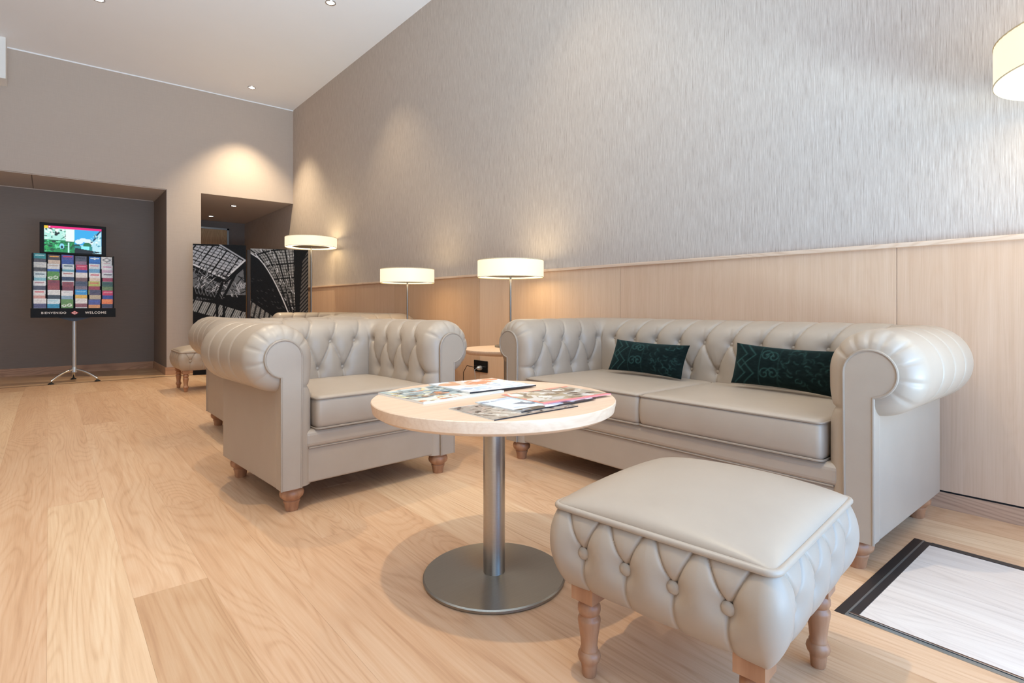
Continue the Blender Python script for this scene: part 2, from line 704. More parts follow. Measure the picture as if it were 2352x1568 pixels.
# right wall: wallpaper above, veneer panels below
wr = struct(MB().box(WX, WX + .1, FY - .2, CY + .1, -0.3, CZ).obj('wall_right', M['wallpaper']))
ys = [FY, 0.783, 2.33, 3.88, 5.43, 7.079, 8.63, 10.0, CY]
for k, (a, b_) in enumerate(zip(ys[:-1], ys[1:])):
    p = MB().box(WX - .012, WX, a + .0012, b_ - .0012, 0.075, 1.108).obj('panel', M['veneer'], wr)
    p['tone'] = 0.07 + 0.11 * k
    p['label'] = 'oak veneer wainscot panel'
MB().box(WX - .004, WX + .01, FY, CY, 0.05, 0.09).obj('shadow_gap', M['shadowgap'], wr)
MB().box(WX - .026, WX, FY, CY, 1.108, 1.128).obj('cap_rail', M['rail_wood'], wr, bevel=.003)
struct(MB().box(WX - .012, WX, FY, CY, -0.2, 0.0665).obj('baseboard_right', M['base_wood'], bevel=.002))

# back wall with niche and doorway
b = MB()
b.box(LX, WX, BY, CY, LZ + .05, CZ)
b.box(NX, DX, BY, CY, -0.3, LZ)
b.box(LX, WX, BY, BY + .02, LZ, LZ + .05)
struct(b.obj('wall_back', M['backwall']))
struct(MB().box(LX, NX, NY, NY + .1, -0.3, LZ + .06).obj('wall_niche_back', M['niche']))
struct(MB().box(NX - .006, NX, BY + .004, NY, -0.3, LZ).obj('wall_niche_side', M['niche']))
struct(MB().box(DX, WX, CY, CY + .1, -0.3, LZ + .06).obj('wall_corridor_back', M['niche']))
struct(MB().box(LX - .1, LX, FY - .2, CY, -0.3, CZ).obj('wall_left', M['backwall']))
# glazed front, behind the camera
b = MB()
b.box(LX, -2.6, FY - .2, FY, -0.3, CZ)
b.box(2.85, WX, FY - .2, FY, -0.3, CZ)
b.box(-2.6, 2.85, FY - .2, FY, 3.55, CZ)
for x in (-1.2, 0.2, 1.55):
    b.box(x - .03, x + .03, FY - .12, FY - .06, -0.1, 3.55)
struct(b.obj('wall_front', M['backwall']))
# dropped beam, upper left
struct(MB().box(LX, -0.369, 8.42, BY, 3.405, CZ).obj('trim_1', M['white']), 'white dropped beam under the ceiling at the back wall')
struct(MB().box(-0.369, WX, BY - .012, BY, CZ - .014, CZ).obj('trim_2', M['ceiling']))
b = MB()
b.box(LX, NX - .006, BY + .02, BY + .035, LZ - .008, LZ)
b.box(LX, NX - .006, NY - .015, NY, LZ - .008, LZ)
b.box(NX - .02, NX - .006, BY + .03, NY, LZ - .008, LZ)
struct(b.obj('trim_3', M['ceiling_low']))
MBX = MB().box(-0.16, -0.152, BY + .05, NY - .05, LZ - .003, LZ)
struct(MBX.obj('trim_4', M['niche']))
# baseboards
struct(MB().box(LX, NX - .006, NY - .012, NY, -0.1, 0.022).obj('baseboard_niche', M['base_wood_x'], bevel=.002))
struct(MB().box(NX - .018, NX - .006, BY, NY - .012, -0.1, 0.022).obj('baseboard_side', M['base_wood'], bevel=.002))
struct(MB().box(NX - .018, DX, BY - .012, BY, -0.1, 0.022).obj('baseboard_back', M['base_wood_x'], bevel=.002))
# door at the end of the corridor
d = struct(MB().box(1.60, 2.575, CY - .045, CY, -0.08, 2.275).obj('door_1', M['door_wood']))
b = MB()
b.box(2.575, 2.605, CY - .06, CY, -0.08, 2.305)
b.box(1.60, 2.605, CY - .06, CY, 2.275, 2.305)
b.obj('door_frame', M['anod'], d)

# ------------------------------------------------------------------ ceiling spots
SPOTS = [('row by the wall', 2.15, y) for y in (-0.2, 2.587, 5.374, 8.159)] + [('inner row', 0.38, y) for y in (1.2, 3.99, 6.782)] + \
        [('outer row', -1.5, y) for y in (2.6, 5.374)]
SPOT_LABELS = {(2.15, 5.374): 'recessed ceiling spot by the sloping top of the papered wall',
               (2.15, 8.159): 'recessed ceiling spot closest to the corner of the back wall',
               (0.38, 6.782): 'recessed ceiling spot above the brochure stand side of the room'}
SPM = {}


def spot_parts(root, energy, angle, blend=0.75):
    if 'ring' not in SPM:
        SPM['ring'] = MB().lathe([(0.036, -.002), (0.040, -.007), (0.050, -.007), (0.054, -.001), (0.054, 0.0), (0.036, 0.0)], seg=28).mesh('trim_ring', M['chrome'])
        SPM['lamp'] = MB().lathe([(0.036, -.003), (0.030, -.0055), (0.036, -.0015)], seg=24).mesh('lamp', M['bulb'])
    link('trim_ring', SPM['ring'], root)
    link('lamp', SPM['lamp'], root)
    light('spot', 'SPOT', (0, 0, -0.03), energy, SPOT_C, parent=root, spot_size=angle, spot_blend=blend, shadow_soft_size=0.03)


SPOTN = {}
for _, x, y in SPOTS:
    lab = SPOT_LABELS.get((x, y), f'recessed ceiling spot of the {_}, {["nearest the entrance", "above the coffee table side", "midway along the room"][SPOTN.setdefault(_, 0)]}')
    SPOTN[_] = SPOTN.get(_, 0) + (0 if (x, y) in SPOT_LABELS else 1)
    r = empty('ceiling_spot', lab, 'ceiling light', (x, y, CZ - .0005), 0, 'recessed spots in the high ceiling')
    spot_parts(r, SPOT_E[(x, y)], math.radians(88))
for lab, x, y in (('small recessed spot in the low corridor ceiling, nearer the opening', 2.24, 9.504),
                  ('small recessed spot in the low corridor ceiling, deeper beside the door', 2.19, 10.85)):
    r = empty('corridor_spot', lab, 'ceiling light', (x, y, LZ + .0035), 0, 'recessed spots in the corridor ceiling')
    spot_parts(r, 9 if y < 10 else 24, math.radians(85))

# ------------------------------------------------------------------ chesterfield furniture
RR, ZC, RP = 0.140, 0.636, 0.075   # roll radius, roll height, arm panel radius


def seg_dist(Sg, Vg, a, b):
    ax, ay = a
    dx, dy = b[0] - ax, b[1] - ay
    t = np.clip(((Sg - ax) * dx + (Vg - ay) * dy) / (dx * dx + dy * dy + 1e-12), 0, 1)
    return np.hypot(Sg - ax - t * dx, Vg - ay - t * dy)


def tuft_field(Sg, Vg, segs, buttons):
    D = np.full(np.broadcast(Sg, Vg).shape, 9.0)
    for a, b in segs:
        D = np.minimum(D, seg_dist(Sg, Vg, a, b))
    roll = 1 - 0.75 * np.clip((Vg - VARC - 0.06) / 0.08, 0, 1)
    disp = -0.011 * np.exp(-(D / 0.0038)) - 0.0095 * roll * np.exp(-(D / 0.030) ** 1.3)
    for s_, v_ in buttons:
        r = np.hypot(Sg - s_, Vg - v_)
        disp -= 0.026 * np.exp(-(r / 0.024) ** 1.25)
    return disp


V0 = 0.10                      # profile starts at this height
V_R1, V_R2 = 0.662 - V0, 0.512 - V0
VARC = (ZC - V0)               # profile arclength where the roll starts


def prof_points(v, e):
    """profile point (d, z) and normal for arclength v (array) with inset e"""
    R = RR - e
    ang = (v - VARC) / RR
    on = v > VARC
    d = np.where(on, RR - R * np.cos(ang), e)
    z = np.where(on, ZC + R * np.sin(np.where(on, ang, 0)), V0 + v)
    nd = np.where(on, -np.cos(ang), -1.0)
    nz = np.where(on, np.sin(ang), 0.0)
    return d, z, nd, nz


def chesterfield(root, Wd, Dp, nseat, n_arm, n_back):
    xi = Wd / 2 - 0.01 - RR
    yi = Dp - 0.01 - RR
    vmax = VARC + RR * math.radians(266)
    nv = 150
    v = np.linspace(0, vmax, nv)
    step = 0.0052
    buttons3d = []
    secs = []
    # three runs: left arm, back, right arm.  every run: s grid, base point fn, normal
    na = int(yi / step)
    nb = int(2 * xi / step)
    tA = np.concatenate([np.linspace(0, .085, 22), np.linspace(.085, yi, na)[1:]])
    runs = [('L', tA), ('B', np.linspace(0, 2 * xi, nb)), ('R', tA[::-1])]
    cols = []

    def layout(kind, length):
        n = n_back if kind == 'B' else n_arm
        segs, bt = [], []
        if kind == 'B':
            sp = length / (n + 0.0)
            top = [sp * (k + .5) for k in range(n)]
            low = [sp * k for k in range(1, n)]
        else:
            sp = (length - 0.02) / (n + 0.05)
            low = [0.085 + sp * k for k in range(n)]
            top = [0.085 + sp * (k + .5) for k in range(n)]
        for s_ in low:
            bt.append((s_, V_R2))
            segs.append(((s_, V_R2), (s_, 0.18)))
            for t_ in top:
                if abs(t_ - s_) < sp * .75:
                    segs.append(((s_, V_R2), (t_, V_R1)))
        for t_ in top:
            bt.append((t_, V_R1))
            d = 0.5 * sp if kind != 'B' else (0.5 * sp)
            pts = [(t_, V_R1), (t_ + d * .35, V_R1 + .06), (t_ + d * .8, V_R1 + .14), (t_ + d, V_R1 + .22), (t_ + d, vmax)]
            if t_ + d < length + .02 or kind == 'B':
                segs += list(zip(pts[:-1], pts[1:]))
        if kind != 'B':
            segs.append(((0.085, V_R2), (0.0, V_R2)))
        return segs, bt, top

    for kind, t in runs:
        length = 2 * xi if kind == 'B' else yi
        segs, bt, top = layout(kind, length)
        Sg, Vg = t[:, None], v[None, :]
        disp = tuft_field(Sg, Vg, segs, bt)
        # short faint pleats straight up from the buttons
        for s_, v_ in bt:
            dd = seg_dist(Sg, Vg, (s_, v_), (s_ - .004, v_ + .075))
            disp -= 0.0030 * np.exp(-dd / 0.006)
        if kind == 'B':
            e = np.zeros_like(t)
            base = np.stack([-xi + t, np.full_like(t, yi)], -1)
            nrm = np.tile([0.0, 1.0], (len(t), 1))
        else:
            q = np.clip(1 - t / 0.075, 0, 1)
            e = (RR - RP + .004) * (1 - np.sqrt(np.clip(1 - q ** 2, 0, 1)))
            sx = -1 if kind == 'L' else 1
            base = np.stack([np.full_like(t, sx * xi), t * 1.0], -1)
            nrm = np.tile([float(sx), 0.0], (len(t), 1))
            # gathered pleats round the front of the roll
            fr = np.exp(-((t - .012) / 0.042) ** 2)[:, None]
            for a_deg in (35, 62, 85, 108, 132, 158, 190, 222):
                va = VARC + RR * math.radians(a_deg)
                dd = np.abs(Vg - va)
                disp = disp - fr * (0.011 * np.exp(-dd / 0.006))
        E_ = e[:, None]
        d, z, nd, nz = prof_points(Vg, E_)
        d = d - nd * -0.0 + nd * disp
        z = z + nz * disp
        if kind == 'B':
            d = d + 0.0
        cols.append((kind, base, nrm, np.broadcast_to(d, (len(t), nv)), np.broadcast_to(z, (len(t), nv))))
        for s_, v_ in bt:
            dd, zz, n1, n2 = prof_points(np.array(v_), 0.0)
            dd = dd + n1 * -0.036
            zz = zz + n2 * -0.036
            if kind == 'B':
                buttons3d.append((-xi + s_, yi + float(dd), float(zz), (0, -1)))
            else:
                sx = -1 if kind == 'L' else 1
                buttons3d.append((sx * (xi + float(dd)), s_, float(zz), (-sx, 0)))
    P = []
    for i, (kind, base, nrm, d, z) in enumerate(cols):
        for j in range(len(base)):
            q = np.empty((nv, 3))
            q[:, 0] = base[j, 0] + nrm[j, 0] * d[j]
            q[:, 1] = base[j, 1] + nrm[j, 1] * d[j]
            q[:, 2] = z[j]
            P.append(q)
        if i < 2:      # rounded outer corner
            bx = -xi if i == 0 else xi
            dl, zl = d[-1], z[-1]
            dn, zn = cols[i + 1][3][0], cols[i + 1][4][0]
            K = 14
            for k in range(1, K):
                f = k / K
                a = PI / 2 * f
                n_ = (-math.cos(a), math.sin(a)) if i == 0 else (math.sin(a), math.cos(a))
                dm, zm = dl * (1 - f) + dn * f, zl * (1 - f) + zn * f
                q = np.empty((nv, 3))
                q[:, 0] = bx + n_[0] * dm
                q[:, 1] = yi + n_[1] * dm
                q[:, 2] = zm
                P.append(q)
    P = np.array(P)
    me = grid_mesh('tufted_back', P, M['leather'])
    link('tufted_back', me, root)
    # body slabs
    hw = Wd / 2
    MB().box(-hw, -hw + .08, .049, Dp, .10, .52).obj('side_panel', M['leather'], root, bevel=.004)
    MB().box(hw - .08, hw, .049, Dp, .10, .52).obj('side_panel', M['leather'], root, bevel=.004)
    MB().box(-hw + .01, hw - .01, Dp - .08, Dp - .001, .10, .52).obj('back_panel', M['leather'], root, bevel=.006)
    # front rail
    MB().box(-xi - .06, xi + .06, .014, .09, .104, .252).obj('front_rail', M['leather'], root, bevel=.008, seg=3)
    MB().box(-xi - .05, xi + .05, .004, yi, .250, .327).obj('seat_deck', M['leather'], root, bevel=.022, seg=4)
    MB().tube([(-xi - .03, .010, .2525), (xi + .03, .010, .2525)], .0035).obj('rail_piping', M['piping'], root)
    # arm panels
    for sx in (-1, 1):
        d0, d1 = RR - .07, RR + .010
        pts = [(d0, .10)]
        for k in range(25):
            a = PI - (PI + math.radians(82)) * k / 24
            pts.append((RR + RP * math.cos(a), ZC + RP * math.sin(a)))
        pts += [(d1, ZC - RP * .985), (d1, .10)]
        xz = [(sx * (xi + d), z) for d, z in pts]
        MB().prism(xz, -.010, .05).obj('arm_panel', M['leather'], root, bevel=.006, seg=3)
        out = [(sx * (xi + RR + (d - RR) * 1.0), -.0085, z) for d, z in pts]
        MB().tube(out, .0046, 8).obj('panel_piping', M['piping'], root)
    # seat cushions
    cw = 2 * xi / nseat
    for k in range(nseat):
        cx = -xi + cw * (k + .5)
        c = link('seat_cushion', soft_box('seat_cushion', cw / 2 - .002, (yi - .0) / 2, .070, .022, .013, .010, M['leather']), root,
                 (cx, (yi - .004) / 2, .395))
        hwc, hy = cw / 2 - .002, yi / 2
        for zz in (.062, -.064):
            r_ = .02
            q = rr_path(hwc + .002, hy + .004, r_, 5)
            MB().tube([(x, y, zz + (.0)) for x, y in q], .004, 6, True).obj('cushion_piping', M['piping'], c)
    # feet
    for sx in (-1, 1):
        for fy in (.045, Dp - .07):
            link('foot', FOOT, root, (sx * (hw - .062), fy, 0))
    # buttons
    for x, y, z, n_ in buttons3d:
        link('button', BUTTON, root, (x, y, z), (0, PI / 2, math.atan2(n_[1], n_[0])))


def rr_path(hx, hy, r, n=6):
    pts = []
    for cx, cy, a0 in ((hx - r, hy - r, 0), (-hx + r, hy - r, 90), (-hx + r, -hy + r, 180), (hx - r, -hy + r, 270)):
        for k in range(n + 1):
            a = math.radians(a0 + 90 * k / n)
            pts.append((cx + r * math.cos(a), cy + r * math.sin(a)))
    # densify straights
    out = []
    m_ = len(pts)
    for i in range(m_):
        p, q = pts[i], pts[(i + 1) % m_]
        L = math.hypot(q[0] - p[0], q[1] - p[1])
        k = max(1, int(L / .03))
        for j in range(k):
            out.append((p[0] + (q[0] - p[0]) * j / k, p[1] + (q[1] - p[1]) * j / k))
    return out


def soft_box(name, hx, hy, hz, r, crown, puff, mat, crown_low=0.0):
    def axis(h):
        inner = np.linspace(-h + r, h - r, 15)
        edge = r * (1 - np.cos(np.linspace(0, PI / 2, 5)))
        return np.unique(np.round(np.concatenate([-h + edge, inner, h - edge]), 6))
    ax = [axis(hx), axis(hy), axis(hz)]
    H = np.array([hx, hy, hz])
    bm = bmesh.new()
    cache = {}

    def vert(p):
        key = tuple(np.round(p, 5))
        if key in cache:
            return cache[key]
        q = np.clip(p, -(H - r), H - r)
        dlt = p - q
        L = np.linalg.norm(dlt)
        pos = q + dlt / L * r if L > 1e-9 else p.copy()
        u = pos / H
        if pos[2] > 0:
            pos[2] += crown * (1 - u[0] ** 2) ** .7 * (1 - u[1] ** 2) ** .7 if abs(u[0]) < 1 and abs(u[1]) < 1 else 0
        w = max(0, 1 - u[2] ** 2)
        pos[0] += np.sign(u[0]) * puff * w * abs(u[0]) ** 3 * .4
        pos[1] += np.sign(u[1]) * puff * w * abs(u[1]) ** 3
        cache[key] = bm.verts.new(pos)
        return cache[key]
    for k in range(3):
        i, j = [(1, 2), (2, 0), (0, 1)][k]
        for sgn in (-1, 1):
            A, B = ax[i], ax[j]
            for a in range(len(A) - 1):
                for b in range(len(B) - 1):
                    q = []
                    for (u, w) in ((a, b), (a + 1, b), (a + 1, b + 1), (a, b + 1)):
                        p = np.zeros(3)
                        p[k] = sgn * H[k]
                        p[i] = A[u]
                        p[j] = B[w]
                        q.append(vert(p))
                    if sgn < 0:
                        q = q[::-1]
                    try:
                        bm.faces.new(q).smooth = True
                    except ValueError:
                        pass
    me = bpy.data.meshes.new(name)
    bm.to_mesh(me)
    bm.free()
    me.materials.append(mat)
    return me


FOOT = MB().lathe([(.024, 0), (.026, .004), (.030, .030), (.033, .036), (.034, .042), (.031, .045), (.036, .050), (.046, .060),
                   (.049, .072), (.046, .085), (.040, .091), (.040, .104)], seg=24).mesh('foot', M['leg_wood'])
BUTTON = MB().lathe([(.0005, .006), (.006, .0052), (.010, .003), (.0115, 0), (.010, -.003), (.0005, -.004)], seg=14).mesh('button', M['leather'])

sofa = empty('chesterfield_sofa', 'two-seat taupe leather chesterfield sofa with two dark green cushions', 'sofa', (1.985, 1.50, 0), -PI / 2,
             'taupe leather chesterfield sofas')
chesterfield(sofa, 1.80, 0.77, 2, 4, 10)
sofa2 = copy_tree(sofa)
sofa2.location = (1.985, 5.77, 0)
sofa2['label'] = 'second chesterfield sofa by the wall, mostly hidden behind the armchair backs'

arm = empty('chesterfield_armchair', 'taupe leather chesterfield armchair facing the round table, seat fully visible', 'armchair',
            (1.156, 2.342, 0), math.radians(3.9), 'taupe leather chesterfield armchairs')
chesterfield(arm, 0.875, 0.74, 1, 4, 4)
arm2 = copy_tree(arm)
arm2.location = (1.305, 4.42, 0)
arm2.rotation_euler = (0, 0, PI)
arm2['label'] = 'taupe leather armchair standing back to back behind the near armchair'

# ------------------------------------------------------------------ ottomans


def ottoman(name, label, loc, rz):
    root = empty(name, label, 'ottoman', loc, rz, 'taupe leather ottomans on turned legs')
    hx, hy, zt, zb = .252, .238, .392, .212
    # side wall: rounded rectangle path, bulging profile
    path = []
    r = .018
    per = []
    n = 46
    sides = [((-hx + r, -hy), (hx - r, -hy), (0, -1)), ((hx, -hy + r), (hx, hy - r), (1, 0)), ((hx - r, hy), (-hx + r, hy), (0, 1)), ((-hx, hy - r), (-hx, -hy + r), (-1, 0))]
    vz = np.linspace(0, 1, 84)
    P = []
    bt_world = []
    for si, (a, b, nn) in enumerate(sides):
        L = math.hypot(b[0] - a[0], b[1] - a[1])
        t = np.linspace(0, L, 190)
        nb = 4
        sp = L / (nb + .12)
        xs = [L / 2 + (k - (nb - 1) / 2) * sp for k in range(nb)]
        Hh = zt - zb
        Sg, Vg = t[:, None], (vz * Hh)[None, :]
        vb = Hh * .52
        segs = []
        for x in xs:
            segs += [((x, vb), (x - sp * .40, Hh)), ((x, vb), (x + sp * .40, Hh)), ((x, vb), (x, 0))]
        D = np.full((len(t), len(vz)), 9.0)
        for p, q in segs:
            D = np.minimum(D, seg_dist(Sg, Vg, p, q))
        disp = -0.008 * np.exp(-D / 0.0024) - 0.0035 * np.exp(-(D / 0.020) ** 1.3)
        for x in xs:
            rr_ = np.hypot(Sg - x, Vg - vb)
            disp -= 0.024 * np.exp(-(rr_ / 0.030) ** 1.4)
        bulge = .030 * np.sin(np.clip(vz * 1.0, 0, 1) * PI) ** .75
        inset = .018 * (1 - vz) ** 2
        o_ = disp + (bulge - inset)[None, :]
        tang = ((b[0] - a[0]) / L, (b[1] - a[1]) / L)
        for j in range(len(t)):
            q = np.empty((len(vz), 3))
            q[:, 0] = a[0] + tang[0] * t[j] + nn[0] * o_[j]
            q[:, 1] = a[1] + tang[1] * t[j] + nn[1] * o_[j]
            q[:, 2] = zb + vz * Hh
            P.append(q)
        # rounded corner between this side and the next
        n2 = sides[(si + 1) % 4][2]
        cxy = (b[0] + (-nn[0]) * r, b[1] + (-nn[1]) * r)
        for k in range(1, 8):
            f = k / 8
            al = PI / 2 * f
            nx_ = nn[0] * math.cos(al) + n2[0] * math.sin(al)
            ny_ = nn[1] * math.cos(al) + n2[1] * math.sin(al)
            q = np.empty((len(vz), 3))
            oo = r + (bulge - inset) + disp[-1] * (1 - f) + disp[-1] * f
            q[:, 0] = cxy[0] + nx_ * oo
            q[:, 1] = cxy[1] + ny_ * oo
            q[:, 2] = zb + vz * Hh
            P.append(q)
        for x in xs:
            o2 = bulge[int(.52 * 83)] - inset[int(.52 * 83)] - 0.0215
            bt_world.append((a[0] + tang[0] * x + nn[0] * o2, a[1] + tang[1] * x + nn[1] * o2, zb + vb, nn))
    me = grid_mesh('tufted_side', np.array(P), M['leather'], closed_u=True)
    link('tufted_side', me, root)
    MB().box(-hx + .02, hx - .02, -hy + .02, hy - .02, zb - .002, zb + .02).obj('underside', M['leather'], root, bevel=.012, seg=3)
    # domed top
    nx_, ny_ = 40, 40
    u = np.sin(np.linspace(-PI / 2, PI / 2, nx_))
    U, V = np.meshgrid(u, u, indexing='ij')
    Pt = np.zeros((nx_, ny_, 3))
    Pt[..., 0] = U * (hx + .004)
    Pt[..., 1] = V * (hy + .004)
    Pt[..., 2] = zt + .002 + .060 * ((1 - U ** 2) ** .5) ** .8 * ((1 - V ** 2) ** .5) ** .8
    link('top_pad', grid_mesh('top_pad', Pt, M['leather']), root)
    MB().tube([(x, y, zt + .001) for x, y in rr_path(hx + .005, hy + .005, .020, 5)], .0072, 10, True).obj('piping', M['leather'], root)
    prof = [(.0145, 0), (.0165, .004), (.0185, .022), (.0195, .026), (.0235, .030), (.0265, .038), (.0245, .045), (.020, .049), (.0205, .053), (.0185, .056),
            (.0205, .075), (.0245, .096), (.0265, .108), (.0255, .113), (.021, .1165), (.0205, .119), (.024, .1215), (.0265, .128), (.026, .136), (.0225, .142), (.0195, .145),
            (.0225, .148), (.0225, .152)]
    prof = [(r_, z * 1.19) for r_, z in prof]
    lg = MB().lathe(prof, seg=28)
    lg.box(-.029, .029, -.029, .029, .178, .24)
    leg = lg.mesh('leg', M['leg_wood'])
    for sx in (-1, 1):
        for sy in (-1, 1):
            link('leg', leg, root, (sx * (hx - .052), sy * (hy - .052), 0))
    bm_ = MB().lathe([(.0005, .0060), (.007, .0054), (.0115, .0036), (.0138, 0), (.012, -.004), (.0005, -.006)], seg=18).mesh('button', M['leather'])
    for x, y, z, nn in bt_world:
        link('button', bm_, root, (x, y, z), (0, PI / 2, math.atan2(nn[1], nn[0])))
    return root


ott = ottoman('ottoman', 'taupe leather ottoman in front of the sofa, closest to the viewer', (1.175, .700, 0), math.radians(6.2))
ott2 = copy_tree(ott)
ott2.location = (1.24, 6.46, 0)
ott2.rotation_euler = (0, 0, math.radians(0.5))
ott2['label'] = 'small-looking far ottoman standing before the photo screen, half hidden by an armchair'

# ------------------------------------------------------------------ tables


def round_table(label, loc, rtop, ztop, th, rb, rp, group=None):
    root = empty('round_table', label, 'table', loc, 0, group)
    MB().lathe([(rtop - .022, ztop - th), (rtop - .006, ztop - th + .010), (rtop - .001, ztop - .008), (rtop - .001, ztop - .002), (rtop - .003, ztop)], seg=96).obj('tabletop', M['table_wood'], root)
    MB().lathe([(rp, .012), (rp, ztop - th)], seg=40).obj('pole', M['steel'], root)
    MB().lathe([(rb - .004, 0), (rb, .004), (rb, .010), (rb - .004, .0135), (rp + .01, .0145), (rp + .004, .0165), (rp, .017)], seg=96).obj('base_plate', M['steel_disc'], root)
    MB().lathe([(rp * 2.2, ztop - th - .006), (rp * 2.2, ztop - th)], seg=32).obj('top_plate', M['steel'], root)
    return root


round_table('round wooden coffee table with magazines, on a steel pole and disc base', (1.075, 1.37, 0), .378, .565, .042, .222, .034, 'round pedestal tables')
round_table('round wooden side table in the gap between sofa and near armchair', (2.455, 2.975, 0), .31, .555, .032, .17, .027, 'round pedestal tables')
round_table('round wooden side table behind the near armchair, hidden but for its lamp', (2.42, 4.34, 0), .29, .555, .032, .17, .027, 'round pedestal tables')


# ------------------------------------------------------------------ lamps
def lamp(name, label, cat, loc, r, zbot, hh, zfoot, rbase, rpole, group):
    root = empty(name, label, cat, loc, 0, group)
    n = 72
    # pleated drum: slight vertical pleats
    P = []
    for k in range(n * 2):
        a = 2 * PI * k / (n * 2)
        rr_ = r + (0.0006 if k % 2 else -0.0006)
        P.append([(rr_ * math.cos(a), rr_ * math.sin(a), zbot + hh * t) for t in (0, .02, .5, .98, 1)])
    link('shade', grid_mesh('shade', np.array(P), M['shade'], closed_u=True), root)
    b = MB()
    for zz in (zbot + .002, zbot + hh - .002):
        b.tube([(r * math.cos(2 * PI * k / n), r * math.sin(2 * PI * k / n), zz) for k in range(n)], .0028, 6, True)
    b.obj('shade_rim', M['shade_rim'], root)
    ri = r * .74
    P = np.array([[(q * math.cos(2 * PI * k / n), q * math.sin(2 * PI * k / n), zbot + .006) for q in (ri, r - .003)] for k in range(n)])
    link('diffuser', grid_mesh('diffuser', P, M['diffuser'], closed_u=True), root)
    P = np.array([[(q * math.cos(2 * PI * k / n), q * math.sin(2 * PI * k / n), zbot + hh - .006) for q in (ri, r - .003)] for k in range(n)])
    link('top_diffuser', grid_mesh('top_diffuser', P, M['diffuser'], closed_u=True), root)
    b = MB()
    for za in (zbot + .009, zbot + hh - .013):
        b.lathe([(rpole * .5, za + .004), (rpole * .5, za), (ri - .001, za), (ri - .001, za + .004), (rpole * .5, za + .0041)], seg=64, smooth=False)
    b.obj('inner_reflector', M['lamp_inner'], root)
    MB().lathe([(rpole, zfoot + .01), (rpole, zbot + .03)], seg=20).obj('pole', M['steel_disc'], root)
    MB().lathe([(rbase - .003, zfoot), (rbase, zfoot + .003), (rbase, zfoot + .009), (rbase - .003, zfoot + .012), (rpole + .004, zfoot + .014), (rpole, zfoot + .03)], seg=48).obj('base', M['steel_disc'], root)
    for nm, zz in (('bulb_light', zbot - .012), ('bulb_light_up', zbot + hh + .012)):
        light(nm, 'AREA', (0, 0, zz), 1.6 * (r / .24), (1.0, 0.78, 0.48), (0, 0, 0) if zz < zbot else (PI, 0, 0), root, shape='DISK', size=r * 1.9)
    return root


TL = 'drum lamps on the side tables'
FLG = 'tall drum floor lamps'
lamp('table_lamp', 'lit drum table lamp at the far end of the visible sofa', 'lamp', (2.56, 3.07, .555), .238, 1.055 - .555, .125, 0, .115, .0075, TL)
lamp('table_lamp', 'lit drum table lamp above the near armchair, second from the photo screen', 'lamp', (2.465, 4.40, .555), .238, 1.055 - .555, .125, 0, .115, .0075, TL)
lamp('floor_lamp', 'tall lit drum floor lamp beside the black and white photo screen', 'lamp', (2.56, 7.03, zf(7.03)), .312, 1.593 - zf(7.03), .125, 0, .15, .010, FLG)
lamp('floor_lamp', 'tall lit drum floor lamp cut off by the picture edge above the sofa arm', 'lamp', (2.56, .09, 0), .312, 1.60, .135, 0, .15, .010, FLG)

# ------------------------------------------------------------------ cushions on the sofa


def cushion(label, loc, rot, w, h, seed):
    root = empty('cushion', label, 'cushion', loc, 0, 'dark green patterned cushions on the sofa')
    root.rotation_euler = rot
    nx_, ny_ = 110, 56
    dk, lt = np.array([.040, .085, .080]), np.array([.17, .28, .26])
    p = Pic(w, h, nx_, ny_, dk)
    r_ = random.Random(seed)
    # zigzags and diamonds on the left third
    for off in (0.0, .045):
        p.pl([(w * .05 + off, h * .98), (w * .16 + off, h * .74), (w * .05 + off, h * .5), (w * .16 + off, h * .26), (w * .05 + off, h * .02)], .006, lt)
    p.pl([(w * .05, h * .5), (w * .10, h * .62), (w * .15, h * .5), (w * .10, h * .38), (w * .05, h * .5)], .005, lt)
    p.line((w * .31, 0), (w * .31, h), .004, lt * .9)
    p.line((w * .50, 0), (w * .50, h), .004, lt * .8)
    # scrolls
    for cx, cy, s in ((.37, .75, 1), (.44, .72, -1), (.37, .28, 1), (.45, .3, -1)):
        pts = []
        for k in range(26):
            a = k * .35
            q = .030 * (1 - k / 28)
            pts.append((cx * w + s * q * math.cos(a), cy * h + q * math.sin(a)))
        p.pl(pts, .0045, lt)
    for k in range(44):
        x, y = w * r_.uniform(.53, .97), h * r_.uniform(.08, .92)
        a = r_.uniform(0, 6.28)
        pts = [(x + .018 * math.cos(a + t * .5) * (1 - t * .1), y + .013 * math.sin(a + t * .5)) for t in range(5)]
        p.pl(pts, .004, lt * r_.uniform(.6, .95))
    p.noise(.012, 2)
    u = np.linspace(-1, 1, nx_)
    v = np.linspace(-1, 1, ny_)
    U, V = np.meshgrid(u, v, indexing='ij')
    th = .052 * ((1 - np.abs(U) ** 2.6) * (1 - np.abs(V) ** 2.2)) ** .55
    ww = w / 2 * U * (1 - .035 * (1 - V ** 2))
    hh = h / 2 * V * (1 - .10 * (1 - U ** 2))
    F = np.stack([ww, -th, hh + h / 2], -1)
    B = np.stack([ww, th * .8, hh + h / 2], -1)
    link('front_cover', print_mesh('front_cover', F, p.a, M['velvet']), root)
    link('back_cover', grid_mesh('back_cover', B[:, ::-1], M['back_fabric']), root)
    return root


# sofa faces -X; cushions lean on its back
c1 = cushion('dark green cushion at the far end of the sofa, grey back showing at its edge', (2.425, 1.81, .487), (math.radians(-25), math.radians(1.5), -PI / 2 + .05), .455, .185, 3)
c2 = cushion('dark green cushion at the near end of the sofa, tucked behind the big arm', (2.43, 1.09, .487), (math.radians(-14), math.radians(1.5), -PI / 2 - .03), .46, .19, 8)

# ------------------------------------------------------------------ magazines


